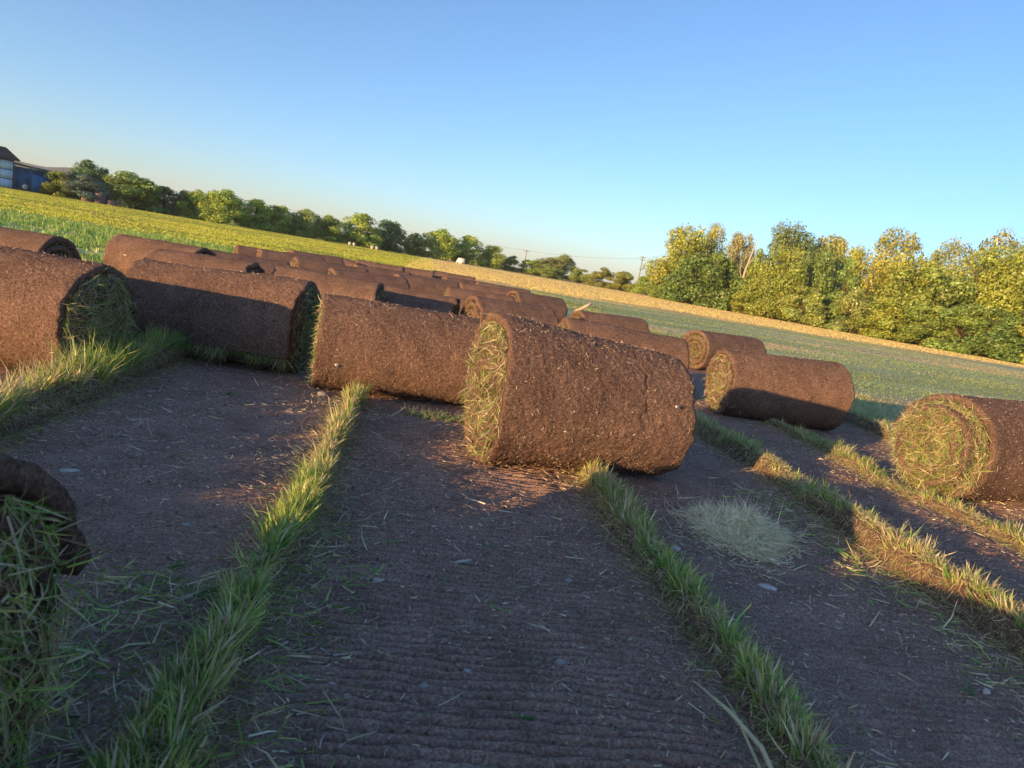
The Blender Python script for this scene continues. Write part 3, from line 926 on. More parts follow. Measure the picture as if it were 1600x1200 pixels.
def heap(label, x, y, rx_, ry_, h, n, seed, rz):
    r = np.random.default_rng(seed)
    root = empty("clippings_heap", (x, y, 0), rz)
    tag(root, label, "clippings heap")
    # low mound below
    u = np.linspace(0, 1, 9); a = np.arange(28) * 2 * np.pi / 28
    P = [(0, 0, h * .8)]
    for q in u[1:]:
        for b in a:
            P.append((q * rx_ * math.cos(b), q * ry_ * math.sin(b), h * .8 * (1 - q ** 2) - (.004 if q == 1 else 0)))
    P = np.array(P); P[:, 2] *= .62 * (1 + .5 * noise(P / np.array((rx_, ry_, 1)) * np.array((1, 1, 0)), 2.4, seed + 6)); P[:, :2] *= .70
    F3 = np.array([(0, 1 + k, 1 + (k + 1) % 28) for k in range(28)])
    F4 = np.array([(1 + q * 28 + k, 1 + (q + 1) * 28 + k, 1 + (q + 1) * 28 + (k + 1) % 28, 1 + q * 28 + (k + 1) % 28) for q in range(7) for k in range(28)])
    obj("packed_clippings", mesh_np("packed_clippings", P, [F4, F3], True), plain_mat("packed_straw", (.60, .52, .34), 1, .02, .35, 120, .6), root)
    q = np.where(r.uniform(size=n) < .91, r.uniform(0, 1, n) ** .5, r.uniform(.8, 1.6, n)); b = r.uniform(0, 2 * np.pi, n)
    lump = 1 + .40 * noise(np.c_[np.cos(b), np.sin(b), b * 0], 1.8, seed + 3) + .15 * noise(np.c_[np.cos(b), np.sin(b), b * 0], 5, seed + 4)
    hz_ = 1 + .5 * noise(np.c_[q * np.cos(b), q * np.sin(b), b * 0], 2.4, seed + 6)
    px_, py_ = q * rx_ * np.cos(b) * lump, q * ry_ * np.sin(b) * lump
    pz = np.maximum(h * (1 - q ** 2), 0) * hz_ * r.uniform(.7, 1.15, n) + .003
    k = r.uniform(0, 2 * np.pi, n)
    d = np.c_[np.cos(k), np.sin(k), r.normal(.0, .17, n)]
    col = pick_cols(n, [(.90, .82, .58), (.86, .76, .50), (.74, .66, .40), (.46, .48, .24), (.90, .84, .66)], [.3, .28, .2, .08, .14], r, .12)
    V, F4, F3, C = blades(np.c_[px_, py_, pz], d, r.uniform(.02, .075, n), r.uniform(.0014, .0028, n), r.normal(0, .7, n), col, seed)
    tag(obj("loose_clippings", mesh_np("loose_clippings", V, [F4, F3], False, C), STRAW, root), kind='stuff')


heap("pale heap of dried grass clippings on the lane right of centre", 1.17, 2.16, .165, .20, .055, 7500, 71, -.45)

# tall dry stalk right in front of the lens, and a piece of wood out on the mown field
mb = MB().tube([(0.6, 0.7, -0.01), (0.577, 0.784, 0.112), (0.548, 0.821, 0.162), (0.52, 0.873, 0.178), (0.496, 0.944, 0.176)], [.0038, .0038, .0035, .0030, .0010], 7)
mb.tube([(0.59, 0.74, 0.06), (0.555, 0.833, 0.13), (0.535, 0.879, 0.169), (0.525, 0.906, 0.182)], [.0022, .0024, .0018, .0008], 5)
tag(mb.obj("dry_stalk", plain_mat("stalk_straw", (.46, .42, .26), .8, .1, .2, 60, .1), None, True), "blurred dry straw stalk standing in the grass at the bottom edge", "straw stalk")
mb = MB()
mb.tube([(0, 0, -.04), (.13, .01, .06), (.28, .02, .165), (.41, .05, .26)], [.040, .038, .037, .033], 8)
WOOD = plain_mat("weathered_wood", (.58, .42, .30), .9, .1, .3, 14, .3)
o = mb.obj("wooden_stake", WOOD, None, True); o.location = (3.42, 15.9, 0)
tag(o, "short pale wooden stake leaning in the mown field beyond the rolls", "stake")

# ------------------------------------------------------------------ grass and crop on the fields
def field_blades(name, label, x, y, h, w, pal, wts, seed, per=3, lean=.35, streak=None, var=.15):
    r = np.random.default_rng(seed)
    n = len(x)
    bx = np.repeat(x, per) + r.normal(0, .5, n * per) * np.repeat(h, per) * .6
    by = np.repeat(y, per) + r.normal(0, .5, n * per) * np.repeat(h, per) * .6
    hh = np.repeat(h, per) * r.uniform(.5, 1.15, n * per)
    d = np.c_[r.normal(0, lean, n * per), r.normal(0, lean, n * per), np.ones(n * per)]
    d /= np.linalg.norm(d, axis=1)[:, None]
    k = r.uniform(0, np.pi, n * per)
    side = np.c_[np.cos(k), np.sin(k), np.zeros(n * per)] * (np.repeat(w, per) * .5)[:, None]
    base = np.c_[bx, by, np.full(n * per, -.005)]
    V = np.stack([base - side, base + side, base + d * hh[:, None]], 1).reshape(-1, 3)
    F = np.arange(n * per * 3).reshape(-1, 3)
    if streak is None:
        col = pick_cols(n, pal, wts, r, var)
    else:       # patches drawn out along the mowing direction
        a_ = RAD(streak)
        uv = np.c_[(x * math.cos(a_) - y * math.sin(a_)) * .10, (x * math.sin(a_) + y * math.cos(a_)) * .55, x * 0]
        t_ = np.clip(.5 + .62 * fbm(uv, 1.0, seed, 3) + .10 * r.normal(size=n), 0, .999) * (len(pal) - 1)
        i_ = t_.astype(int); f_ = (t_ - i_)[:, None]
        pa = np.array(pal)
        col = (pa[i_] * (1 - f_) + pa[i_ + 1] * f_) * (1 + var * r.normal(size=(n, 1))).clip(.6, 1.5)
    col = np.repeat(col, per * 3, 0)
    return tag(obj(name, mesh_np(name, V, [F], False, col), BLADE), label, None, None, 'stuff')


r = np.random.default_rng(8)
# dry golden grass beyond the mown turf
n = 105000
dist = 24 + 85 * r.uniform(0, 1, n) ** 1.5
az = r.uniform(RAD(-9), RAD(52), n)
x_, y_ = dist * np.sin(az), dist * np.cos(az)
edge = y_ - .24 * x_ - .8 + 2.2 * noise(np.c_[x_, y_, x_ * 0], .35, 2)
ok = (edge > 26.3) & ~((x_ < -1) & (y_ < 140))
x_, y_ = x_[ok], y_[ok]
field_blades("dry_field_grass", "golden dry grass of the field beyond the rolls", x_, y_, r.uniform(.025, .065, len(x_)) * np.clip((edge[ok] - 25.8) / 4, .3, 1), r.uniform(.02, .045, len(x_)), [(.84, .66, .22), (.88, .72, .30), (.72, .64, .20)], [.45, .35, .2], 81)
# yellow-green crop on the left
n = 120000
dist = 9 + 95 * r.uniform(0, 1, n) ** 1.25
az = r.uniform(RAD(-34), RAD(3), n)
x_, y_ = dist * np.sin(az), dist * np.cos(az)
pr = np.clip((y_ - 12) / 12, .10, 1) * np.clip(.55 + .6 * noise(np.c_[x_, y_, x_ * 0], .45, 3), .05, 1)
ok = (r.uniform(size=n) < pr) & (x_ < .5 + .3 * noise(np.c_[x_, y_, x_ * 0], .2, 4)) & ~((y_ < 15.5) & (x_ > -3.9))
x_, y_ = x_[ok], y_[ok]
field_blades("low_crop", "yellow green low crop covering the field on the left", x_, y_, r.uniform(.025, .065, len(x_)), r.uniform(.022, .05, len(x_)), [(.40, .50, .07), (.56, .62, .07), (.66, .68, .08), (.70, .64, .10)], None, 82, 4, .6, -8, .12)
# green weeds near the left rolls and lush edge on the right, then short mown grass
n = 26000
x_ = r.uniform(-16, -2.6, n); y_ = r.uniform(5.5, 20, n)
ok = (x_ < -3.75 + .3 * noise(np.c_[x_, y_, x_ * 0], .8, 4)) | (y_ > 15)
ok &= r.uniform(size=n) < .25 + .75 * (noise(np.c_[x_, y_, x_ * 0], .9, 5) > -.2)
x_, y_ = x_[ok], y_[ok]
field_blades("green_weeds", "green grass and weeds behind the left rolls", x_, y_, r.uniform(.04, .13, len(x_)), r.uniform(.012, .03, len(x_)), GRN, [.3, .35, .2, .15], 83, 4, .5)
n = 150000
dist = 4.6 + 36 * r.uniform(0, 1, n) ** 1.25
az = r.uniform(RAD(3), RAD(50), n)
x_, y_ = dist * np.sin(az), dist * np.cos(az)
edge = np.minimum(x_ - 3.62, x_ + .28 * y_ - 5.25) + .18 * noise(np.c_[x_, y_, x_ * 0], 1.1, 6)
ok = (edge > 0) & (y_ - .24 * x_ < 26.5)
x_, y_, edge = x_[ok], y_[ok], edge[ok]
lush = np.clip(1 - edge / 1.6, 0, 1)
hh = (.016 + .020 * r.uniform(size=len(x_))) * (1 + 1.8 * lush)
ok = r.uniform(size=len(x_)) < .55 + .45 * lush
x_, y_, hh, lush = x_[ok], y_[ok], hh[ok], lush[ok]
field_blades("mown_grass", "short mown grass of the field on the right", x_, y_, hh, .006 + .010 * r.uniform(size=len(x_)) + .0007 * np.hypot(x_, y_), [(.20, .26, .11), (.26, .36, .13), (.34, .40, .16), (.46, .44, .22), (.52, .40, .27)], None, 84, 3, .6, -14, .10)

# ------------------------------------------------------------------ trees
def tree_protos():
    """kinds of crown, unit height 1 and unit width 1: (trunk mesh, crown mesh)"""
    out = {}
    for kind, nl, nleaf, lo, shape, leaf, bare, seed in [
        ("round", 34, 11000, .0, 'dome', .041, 0, 1), ("round", 36, 11500, .0, 'dome', .041, 0, 2), ("round", 32, 10500, .0, 'dome', .041, 0, 3), ("round", 38, 11500, .0, 'dome', .041, 0, 4),
        ("tall", 44, 21000, .0, 'tall', .027, 0, 5), ("tall", 48, 21500, .0, 'tall', .0265, 0, 6), ("tall", 42, 20500, .0, 'tall', .0275, 0, 7),
        ("spiky", 26, 8000, .0, 'cone', .036, 0, 8), ("spiky", 30, 8500, .0, 'cone', .035, 0, 9),
        ("open", 26, 9500, .12, 'dome', .028, 0, 10), ("open", 28, 9800, .1, 'tall', .027, 0, 11),
        ("bush", 26, 10500, .0, 'bush', .044, 0, 12), ("bush", 28, 11000, .0, 'bush', .042, 0, 13), ("bush", 24, 10000, .0, 'bush', .045, 0, 14),
        ("bare", 30, 9000, .15, 'tall', .030, 1, 15),
    ]:
        r = np.random.default_rng(500 + seed)
        C = []
        for k in range(nl):
            for _ in range(50):
                z = lo + .05 + (.93 - lo) * r.uniform(0, 1) ** 1.25
                f = {'dome': math.sqrt(max(.03, 1 - ((z - .36) / .64) ** 2)), 'tall': (1 - .55 * max(0, z - .45) / .55) * (.8 + .2 * min(1, z / .3)), 'cone': 1.02 - z * .9, 'bush': math.sqrt(max(.03, 1 - (z * .95) ** 2))}[shape]
                a = r.uniform(0, 2 * math.pi); q = math.sqrt(r.uniform(.12, 1)) * .39 * f
                c = np.array((q * math.cos(a), q * math.sin(a), z))
                if all(np.linalg.norm((c - o[:3]) * np.array((1, 1, .8))) > .085 for o in C): break
            rad = r.uniform(.12, .19) * (.6 + .5 * f) * (1.0 if kind != "open" else .82)
            if kind == "spiky": rad *= .75
            C.append(np.r_[c, rad])
        C = np.array(C)
        wts = C[:, 3] ** 2; wts /= wts.sum()
        li = r.choice(nl, nleaf, p=wts)
        v = r.normal(size=(nleaf, 3)); v /= np.linalg.norm(v, axis=1)[:, None]
        # twigs: leaves gathered in small sprays on each limb
        spr = r.integers(0, 9, nleaf)
        sv = r.normal(size=(nl, 9, 3)); sv /= np.linalg.norm(sv, axis=2)[..., None]
        v = v + sv[li, spr] * 1.1; v /= np.linalg.norm(v, axis=1)[:, None]
        rr = r.uniform(.35, 1.12, nleaf) ** .6
        vs = np.array((1, 1, 1.15 if kind == "spiky" else .85))
        P = C[li, :3] + v * (C[li, 3] * rr)[:, None] * vs
        P[:, 2] = np.clip(P[:, 2], .004, None)
        P[:, 2] = np.where(P[:, 2] < .03, r.uniform(.0, .10, nleaf), P[:, 2])
        nrm = v + r.normal(0, .55, (nleaf, 3)); nrm /= np.linalg.norm(nrm, axis=1)[:, None]
        a_ = np.cross(nrm, r.normal(size=(nleaf, 3))); a_ /= np.linalg.norm(a_, axis=1)[:, None]
        b_ = np.cross(nrm, a_)
        sz = (leaf * r.uniform(.5, 1.25, nleaf))[:, None]
        V = np.stack([P - a_ * sz * .6, P - b_ * sz * .36, P + a_ * sz * .6 + nrm * sz * .1, P + b_ * sz * .36], 1).reshape(-1, 3)
        F = np.arange(nleaf * 4).reshape(-1, 4)
        tone = (1 + .10 * r.normal(size=(nl, 1)))[li] * (1 + .2 * r.normal(size=(nleaf, 1)))
        warm = (r.normal(0, .05, (nl, 1))[li] + r.normal(0, .06, (nleaf, 1)))
        col = (np.ones((nleaf, 3)) * tone * np.concatenate([1 + warm, np.ones_like(warm), 1 - warm], 1)).clip(.3, 1.9)
        crown = mesh_np("crown", V, [F], False, np.repeat(col, 4, 0))
        crown.materials.append(LEAF)
        mb = MB()
        top = .62 if shape != 'bush' else .4
        pts = np.array([(0, 0, -.02), (.008, .0, top * .3), (-.006, .01, top * .65), (.0, 0, top)])
        mb.tube(pts, [.026, .021, .015, .006], 7)
        for k in range(nl):
            s0 = np.array((0, 0, max(.06, min(top, C[k, 2] * .62))))
            mid = s0 * .45 + C[k, :3] * .55 + r.normal(0, .015, 3)
            mb.tube([s0, mid, C[k, :3]], [.010, .006, .002], 4)
            if kind in ("bare", "open"):
                for _ in range(9 if kind == "bare" else 3):
                    w = r.normal(size=3); w[2] = abs(w[2]) * 1.3; w /= np.linalg.norm(w)
                    mb.tube([C[k, :3], C[k, :3] + w * C[k, 3] * .7 + r.normal(0, .01, 3), C[k, :3] + w * C[k, 3] * 1.35], [.0028, .002, .0008], 3)
        trunk = mb.mesh("trunk")
        out.setdefault(kind, []).append((trunk, crown))
    return out


PROTO = tree_protos()
COUNT = {}


def tree(kind, x, y, h, w, color, label, name=None, cat="tree", group=None, bark=None, var=None):
    lst = PROTO[kind]
    k = COUNT.get(kind, 0) if var is None else var
    COUNT[kind] = COUNT.get(kind, 0) + 1
    tm, cm = lst[k % len(lst)]
    root = empty(name or ("bush" if kind == "bush" else "tree"), (x, y, 0), (k * 2.399) % 6.283)
    tag(root, label, cat, group)
    bk = bark or BARK
    if not tm.materials: tm.materials.append(bk)
    tr = obj("trunk", tm, None, root); cr = obj("crown", cm, None, root)
    if tr.material_slots and bark:
        tr.material_slots[0].link = 'OBJECT'; tr.material_slots[0].material = bk
    for o in (tr, cr):
        o.scale = (w, w, h)
    cr.color = (min(.9, color[0] * 1.82), min(.9, color[1] * 2.5), min(.9, color[2] * 2.2), 1)
    return root


G_L = "trees in the row behind the left field"
G_M = "low trees and bushes in the far middle"
G_R = "trees and bushes of the wood on the right"
DG, MG, YG, OL = (.075, .095, .045), (.12, .135, .032), (.175, .175, .036), (.15, .15, .04)
LEFT = [
    ("bush", -43.4, 90.0, 2.5, 3.2, (.14, .13, .03), "small bush with a yellow top just right of the blue shed"),
    ("round", -43.0, 97.2, 4.3, 5.4, DG, "dark broad tree highest of the left group beside the blue shed"),
    ("spiky", -41.8, 97.8, 3.8, 3.4, DG, "narrow dark tree with a pointed top left of the crates"),
    ("bush", -40.6, 90.2, 2.5, 4.6, (.085, .095, .085), "grey green shrub in front of the dark pointed tree"),
    ("round", -37.5, 95.5, 3.8, 6.4, MG, "broad tree with yellow lit top right of the crates"),
    ("round", -35.0, 99.6, 3.0, 5.0, DG, "dark low tree between the broad yellow topped tree and the orchard row"),
    ("round", -32.6, 100.3, 3.0, 3.2, DG, "small dark tree at the left start of the orchard row"),
    ("round", -31.0, 99.2, 3.3, 4.0, YG, "orchard tree first of the sunlit ones, left of the largest left tree"),
    ("round", -27.6, 99.6, 3.9, 5.6, YG, "large round sunlit orchard tree before the gap showing the hills"),
    ("round", -24.2, 103.1, 3.5, 4.8, YG, "orchard tree first right of the gap showing the hills"),
    ("round", -21.6, 105.8, 3.3, 4.2, YG, "orchard tree second right of the gap showing the hills"),
    ("round", -18.2, 108.5, 3.5, 5.2, OL, "orchard tree third right of the gap, twin topped"),
    ("round", -15.2, 110.0, 3.3, 4.6, YG, "orchard tree left of the brightest round tree"),
    ("round", -11.0, 113.5, 4.3, 6.0, YG, "brightest full round orchard tree in the middle of the row"),
    ("round", -6.9, 117.8, 4.2, 5.6, DG, "dark bluish orchard tree right of the brightest round one"),
    ("round", -2.6, 122.0, 3.2, 4.4, OL, "small orchard tree right of the dark bluish one"),
    ("round", 1.6, 124.0, 4.5, 6.4, YG, "wide orchard tree just left of the white bin"),
    ("round", 6.8, 126.8, 4.3, 5.2, YG, "orchard tree right above the white bin"),
    ("round", 11.3, 129.5, 3.5, 4.8, YG, "lower orchard tree right of the white bin"),
    ("bush", 15.0, 132.5, 2.5, 3.6, OL, "small brownish bush at the right end of the orchard row"),
]
for kd, x, y, h, w, c, lab in LEFT:
    tree(kd, x, y, h * 1.10, w * 1.2, c, lab, None, "bush" if kd == "bush" else "tree", G_L)
MID = [
    ("bush", 19.2, 133.7, 2.7, 5.2, YG, "bush at the foot of the single far pole"),
    ("round", 24.7, 146.0, 3.9, 7.2, (.13, .11, .04), "brownish low tree right of the single far pole"),
    ("round", 28.0, 147.4, 5.0, 6.2, (.12, .11, .035), "rounded brownish tree highest of the far middle bushes"),
    ("bush", 27.4, 127.0, 2.4, 4.4, OL, "dark low bush in front of the brownish far trees"),
    ("bush", 29.8, 120.6, 3.2, 5.2, (.15, .125, .03), "yellow bush left of the far pole with three crossarms"),
    ("bush", 32.6, 116.8, 3.1, 4.8, (.16, .13, .03), "yellow bush just left below the pole with three crossarms"),
    ("bush", 34.8, 109.7, 3.0, 4.6, YG, "bush below the pole with three crossarms"),
    ("bush", 31.0, 92.0, 2.8, 3.6, OL, "green bush at the left foot of the golden plane tree"),
    ("bush", 22.0, 128.0, 2.0, 4.6, OL, "low bush in the gap between the far middle bushes"),
]
for kd, x, y, h, w, c, lab in MID:
    tree(kd, x, y, h, w * 1.12, c, lab, None, "bush" if kd == "bush" else "tree", G_M)
GO, GR, BR, TY = (.20, .155, .028), (.085, .100, .026), (.15, .105, .05), (.165, .145, .028)
RIGHT = [
    ("tall", 33.6, 92.2, 10.1, 8.4, (.21, .165, .03), "golden full plane tree at the left end of the right wood"),
    ("tall", 37.4, 93.0, 10.3, 4.6, (.20, .15, .03), "slim golden tree joined to the golden plane tree on its right"),
    ("bush", 31.7, 82.2, 5.7, 6.6, GR, "dark green bush in front of the golden plane tree"),
    ("tall", 39.3, 88.7, 9.4, 4.6, (.16, .115, .05), "reddish brown tree beside the leaning bare trunk"),
    ("bush", 33.9, 79.2, 6.0, 6.0, GR, "green bush left of the leaning bare trunk"),
    ("tall", 42.2, 82.4, 11.6, 8.0, (.095, .095, .036), "tallest dark olive tree of the right wood"),
    ("spiky", 36.6, 77.0, 7.5, 5.0, TY, "yellow green tree with a pointed top right of the bare trunk"),
    ("tall", 37.6, 73.0, 7.3, 6.2, TY, "yellow green tree in front of the tallest olive tree"),
    ("spiky", 41.0, 71.2, 7.6, 4.8, (.10, .115, .032), "grey green conical tree left one of the pair"),
    ("spiky", 42.2, 68.4, 7.5, 5.4, (.105, .12, .032), "grey green conical tree right one of the pair"),
    ("tall", 48.8, 84.8, 10.6, 7.0, (.15, .12, .045), "rusty brown tree behind the conical pair"),
    ("tall", 50.3, 81.8, 10.6, 4.8, (.21, .17, .03), "bright yellow pointed tree behind the conical pair"),
    ("tall", 53.4, 78.6, 11.7, 8.8, (.19, .14, .03), "golden rounded tree rising behind the wide yellow green one"),
    ("tall", 56.9, 76.1, 10.2, 3.4, (.15, .12, .04), "small thin tree right of the golden rounded one"),
    ("tall", 46.9, 65.0, 8.4, 7.8, TY, "wide yellow green tree below the golden rounded one"),
    ("bush", 46.9, 60.2, 6.8, 6.4, (.125, .125, .03), "green rounded bushy tree standing furthest forward right of middle"),
    ("bare", 57.8, 74.2, 11.5, 5.4, (.145, .125, .05), "half bare tree top left one of the two twiggy crowns"),
    ("bare", 61.3, 71.4, 12.7, 7.4, (.155, .13, .06), "half bare tree top right one of the two twiggy crowns"),
    ("tall", 51.4, 61.4, 9.4, 7.8, TY, "dense yellow green tree near the right picture edge"),
    ("tall", 53.4, 57.4, 9.8, 8.2, (.18, .155, .03), "big yellow green tree cut by the right picture edge"),
    ("bush", 46.6, 52.3, 3.8, 5.0, GR, "dark green low bush at the right edge of the field"),
    ("bush", 41.1, 63.9, 4.1, 4.2, (.17, .15, .05), "tan low shrub between the conical pair and the wide tree"),
    ("bush", 42.4, 60.7, 3.6, 5.2, TY, "yellow green low shrub along the field right of the conical pair"),
    ("bush", 38.1, 68.1, 3.6, 4.6, (.18, .16, .045), "straw coloured low bush at the foot of the left conical tree"),
    ("bush", 45.2, 54.9, 3.9, 5.0, (.115, .125, .03), "mid green low bush next to the one at the right edge"),
    ("bush", 44.3, 58.0, 3.5, 4.6, (.135, .135, .03), "olive low bush in front of the rounded bushy tree"),
    ("bush", 35.3, 74.1, 3.2, 4.6, TY, "yellowish low bush below the bare trunk"),
    ("bush", 49.0, 51.0, 5.2, 6.0, TY, "broad bush at the picture edge in front of the big cut off tree"),
    ("tall", 45.0, 78.0, 9.2, 6.6, (.10, .105, .035), "dark green tree filling the gap behind the conical pair"),
    ("bush", 33.0, 84.0, 3.0, 5.0, OL, "low bush along the field under the golden plane tree"),
    ("tall", 57.0, 66.0, 9.6, 8.0, (.13, .125, .03), "green tree behind the dense one near the right edge"),
]
for kd, x, y, h, w, c, lab in RIGHT:
    tree(kd, x, y, h, w * 1.15, c, lab, None, "bush" if kd == "bush" else "tree", G_R, PALEBARK if kd in ("bare",) else None)
# leaning bare trunk
mb = MB()
mb.tube([(0, 0, 0), (.25, 0, 2.4), (.35, 0, 4.8), (.8, 0, 7.4), (.9, 0, 8.6)], [.20, .17, .13, .08, .03], 7)
mb.tube([(.3, 0, 3.6), (-.2, .1, 4.7), (-.3, .1, 5.6)], [.08, .05, .02], 5)
mb.tube([(.5, 0, 5.6), (1.1, -.1, 6.6), (1.2, 0, 7.4)], [.06, .04, .015], 5)
o = empty("bare_tree", (35.6, 78.6, 0)); tag(o, "pale leaning bare trunk between the reddish tree and the yellow green one", "tree")
mb.obj("trunk", PALEBARK, o, True)

for rt, sfrac, a_, sz_ in [(r1, .33, 3.06, (.026, .02, .024)), (r1, .31, 3.36, (.030, .012, .012)), (r1, .86, 2.86, (.022, .012, .016)), (r2, .13, 3.42, (.034, .016, .018)), (r3, .80, 2.30, (.045, .025, .035)), (r6, .27, 2.9, (.05, .02, .02)), (r3, .55, 3.2, (.03, .012, .02))]:
    Rm, zc, L_ = INFO[rt.name]
    o = ico_stone("embedded_stone", (0, 0), sz_, int(sfrac * 100), PALE, None, None)
    o.parent = rt
    o.location = ((sfrac - .5) * L_, math.cos(a_) * (Rm + .004), zc + math.sin(-a_ if a_ > 9 else a_) * (Rm + .004))
    o.rotation_euler = (a_, 0, .4)

# ------------------------------------------------------------------ shed, crates, bin, hives, poles, hills
BLUE_L = plain_mat("light_blue_paint", (.55, .70, .85), .6, .3, .10, 1.2, 0)
BLUE_D = plain_mat("deep_blue_paint", (.06, .25, .55), .6, .3, .2, 1.5, 0)
FRAME = plain_mat("dark_blue_frame", (.06, .11, .18), .6, .3, .15, 3, 0)
ROOF = plain_mat("brown_roof", (.12, .085, .065), .9, .1, .25, 3, 0)
TIN = plain_mat("pale_tin", (.55, .60, .64), .5, .4, .1, 3, 0)
fd = np.array((.66, .75)); fn = np.array((.75, -.66))
shed = empty("farm_shed", (-47.2, 88.2, 0), math.atan2(fd[1], fd[0]))
tag(shed, "light blue farm shed with brown roof and dark blue lean-to at the left edge", "shed")
HM, LM, DM = 3.15, 10.0, 7.0
wall_o = MB().box((-LM / 2, DM / 2, HM / 2), (LM, DM, HM)).obj("wall", FRAME, shed)
pw, ph_ = 1.42, .93
pm = None
for cx in range(7):
    for cz in range(3):
        if pm is None:
            b0 = MB().box((0, 0, 0), (pw - .12, .05, ph_))
            for q in (-.4, -.13, .13, .4): b0.box((q * pw, -.035, 0), (.05, .03, ph_ - .02))
            pm = b0.mesh("wall_panel"); pm.materials.append(BLUE_L)
        o = obj("wall_panel", pm, None, wall_o); o.location = (-.75 - cx * pw, -.028, .52 + cz * (ph_ + .09))
# gable roof of the main shed, eave towards us
mb = MB()
mb.hexa([(-LM - .4, -.45, HM - .02), (.45, -.45, HM - .02), (.45, DM / 2, HM + 1.25), (-LM - .4, DM / 2, HM + 1.25), (-LM - .4, -.45, HM + .12), (.45, -.45, HM + .12), (.45, DM / 2, HM + 1.39), (-LM - .4, DM / 2, HM + 1.39)])
mb.hexa([(-LM - .4, DM / 2 + .004, HM + 1.25), (.45, DM / 2 + .004, HM + 1.25), (.45, DM + .45, HM - .02), (-LM - .4, DM + .45, HM - .02), (-LM - .4, DM / 2 + .004, HM + 1.39), (.45, DM / 2 + .004, HM + 1.39), (.45, DM + .45, HM + .12), (-LM - .4, DM + .45, HM + .12)])
mb.obj("roof", ROOF, shed)
mb = MB().hexa([(-.12, .02, HM), (-.0, .02, HM), (-.0, DM - .02, HM), (-.12, DM - .02, HM), (-.12, DM / 2 - .05, HM + 1.2), (0, DM / 2 - .05, HM + 1.2), (0, DM / 2 + .05, HM + 1.2), (-.12, DM / 2 + .05, HM + 1.2)])
mb.obj("gable", BLUE_D, shed)
LL = 4.6
mb = MB().hexa([(.02, -.25, 2.95), (LL + .15, -.25, 2.66), (LL + .15, 5.2, 2.66), (.02, 5.2, 2.95), (.02, -.25, 3.02), (LL + .15, -.25, 2.73), (LL + .15, 5.2, 2.73), (.02, 5.2, 3.02)])
mb.obj("lean_to_roof", TIN, shed)
MB().box((LL / 2, 1.6, 1.3), (LL - .06, .08, 2.6)).obj("back_wall", BLUE_D, shed)
MB().hexa([(LL - .05, 0, 0), (LL + .03, 0, 0), (LL + .03, 5, 0), (LL - .05, 5, 0), (LL - .05, 0, 2.62), (LL + .03, 0, 2.62), (LL + .03, 5, 2.62), (LL - .05, 5, 2.62)]).obj("end_wall", BLUE_D, shed)
for px_ in (.12, 1.75, LL - .15):
    MB().box((px_, .06, 1.32), (.13, .13, 2.64)).obj("post", FRAME, shed)
MB().box((2.95, .55, 1.0), (2.1, .06, 1.9)).obj("side_panel", BLUE_D, shed)
wh = empty("cart_wheel", (-46.2, 88.7, 0), math.atan2(fd[1], fd[0])); tag(wh, "pale grey wheel leaning at the corner of the blue lean-to", "wheel")
a_ = np.linspace(0, 2 * np.pi, 17)
MB().tube(np.c_[np.cos(a_) * .38, a_ * 0, np.sin(a_) * .38 + .48], .09, 6).obj("tyre", plain_mat("rubber", (.12, .12, .13), .9, .1, .2, 5, 0), wh, True)
MB().tube([(0, -.05, .48), (0, .05, .48)], [.28, .28], 14).obj("rim", TIN, wh)

CR = plain_mat("faded_wood", (.20, .15, .155), .9, .1, .3, 4, 0)
for k, (cx, cy, nb, lab) in enumerate([(-39.9, 89.4, 2, "left stack of faded wooden crates under the dark trees"), (-38.7, 89.9, 2, "middle stack of faded wooden crates under the dark trees"), (-37.5, 90.3, 1, "single faded wooden crate at the right end of the stacks")]):
    root = empty("crate_stack", (cx, cy, 0), .4 + .1 * k); tag(root, lab, "crates", "stacked crates beside the field")
    for q in range(nb):
        mb = MB()
        for s_ in (-.24, -.08, .08, .24):
            for yy2 in (-.48, .48): mb.box((0, yy2, s_ * .9), (1.04, .03, .11))
            for xx2 in (-.52, .52): mb.box((xx2, 0, s_ * .9 + .002), (.03, .93, .11))
        for xx2 in (-.48, .48):
            for yy2 in (-.44, .44): mb.box((xx2, yy2, 0), (.07, .07, .54))
        mb.box((0, 0, -.255), (1.0, .92, .03))
        o = mb.obj("crate", CR, root); o.location = (0, 0, .29 + q * .57); o.rotation_euler = (0, 0, .05 * q)
WHITE = plain_mat("white_plastic", (.80, .79, .74), .5, .4, .04, 3, 0)
bn = empty("white_bin", (5.15, 116.5, 0), -.15); tag(bn, "small white bin with a sloped front under the orchard trees", "bin")
MB().hexa([(-.72, -.4, .0), (.66, -.4, .0), (.66, .4, .0), (-.72, .4, .0), (-.40, -.38, .78), (.62, -.38, .78), (.62, .38, .78), (-.40, .38, .78)]).obj("body", WHITE, bn)
MB().box((.10, 0, .81), (1.1, .84, .055)).obj("lid", WHITE, bn)
for px_ in (-.45, .42):
    MB().tube([(px_, -.44, .10), (px_, -.36, .10)], [.12, .12], 10).obj("wheel", plain_mat("bin_rubber", (.05, .05, .05), .9, .1, .1, 3, 0), bn)
hv = None
for k, (x, y, lab) in enumerate([(-11.5, 106.0, "pale beehive box first from left under the brightest orchard tree"), (-10.9, 106.1, "pale beehive box second from left under the brightest orchard tree"), (-8.3, 106.3, "pale wide beehive box under the dark bluish tree, left one of the pair"), (-7.65, 106.4, "pale beehive box under the dark bluish tree, right one of the pair")]):
    root = empty("hive_box", (x, y, 0), .2 * k); tag(root, lab, "hive", "pale hive boxes under the orchard trees")
    MB().box((0, 0, .20), (.40, .42, .38)).obj("body", plain_mat("hive_paint", (.5, .46, .38), .7, .2, .1, 4, 0), root)
    MB().box((0, 0, .415), (.46, .48, .045)).obj("lid", TIN, root)

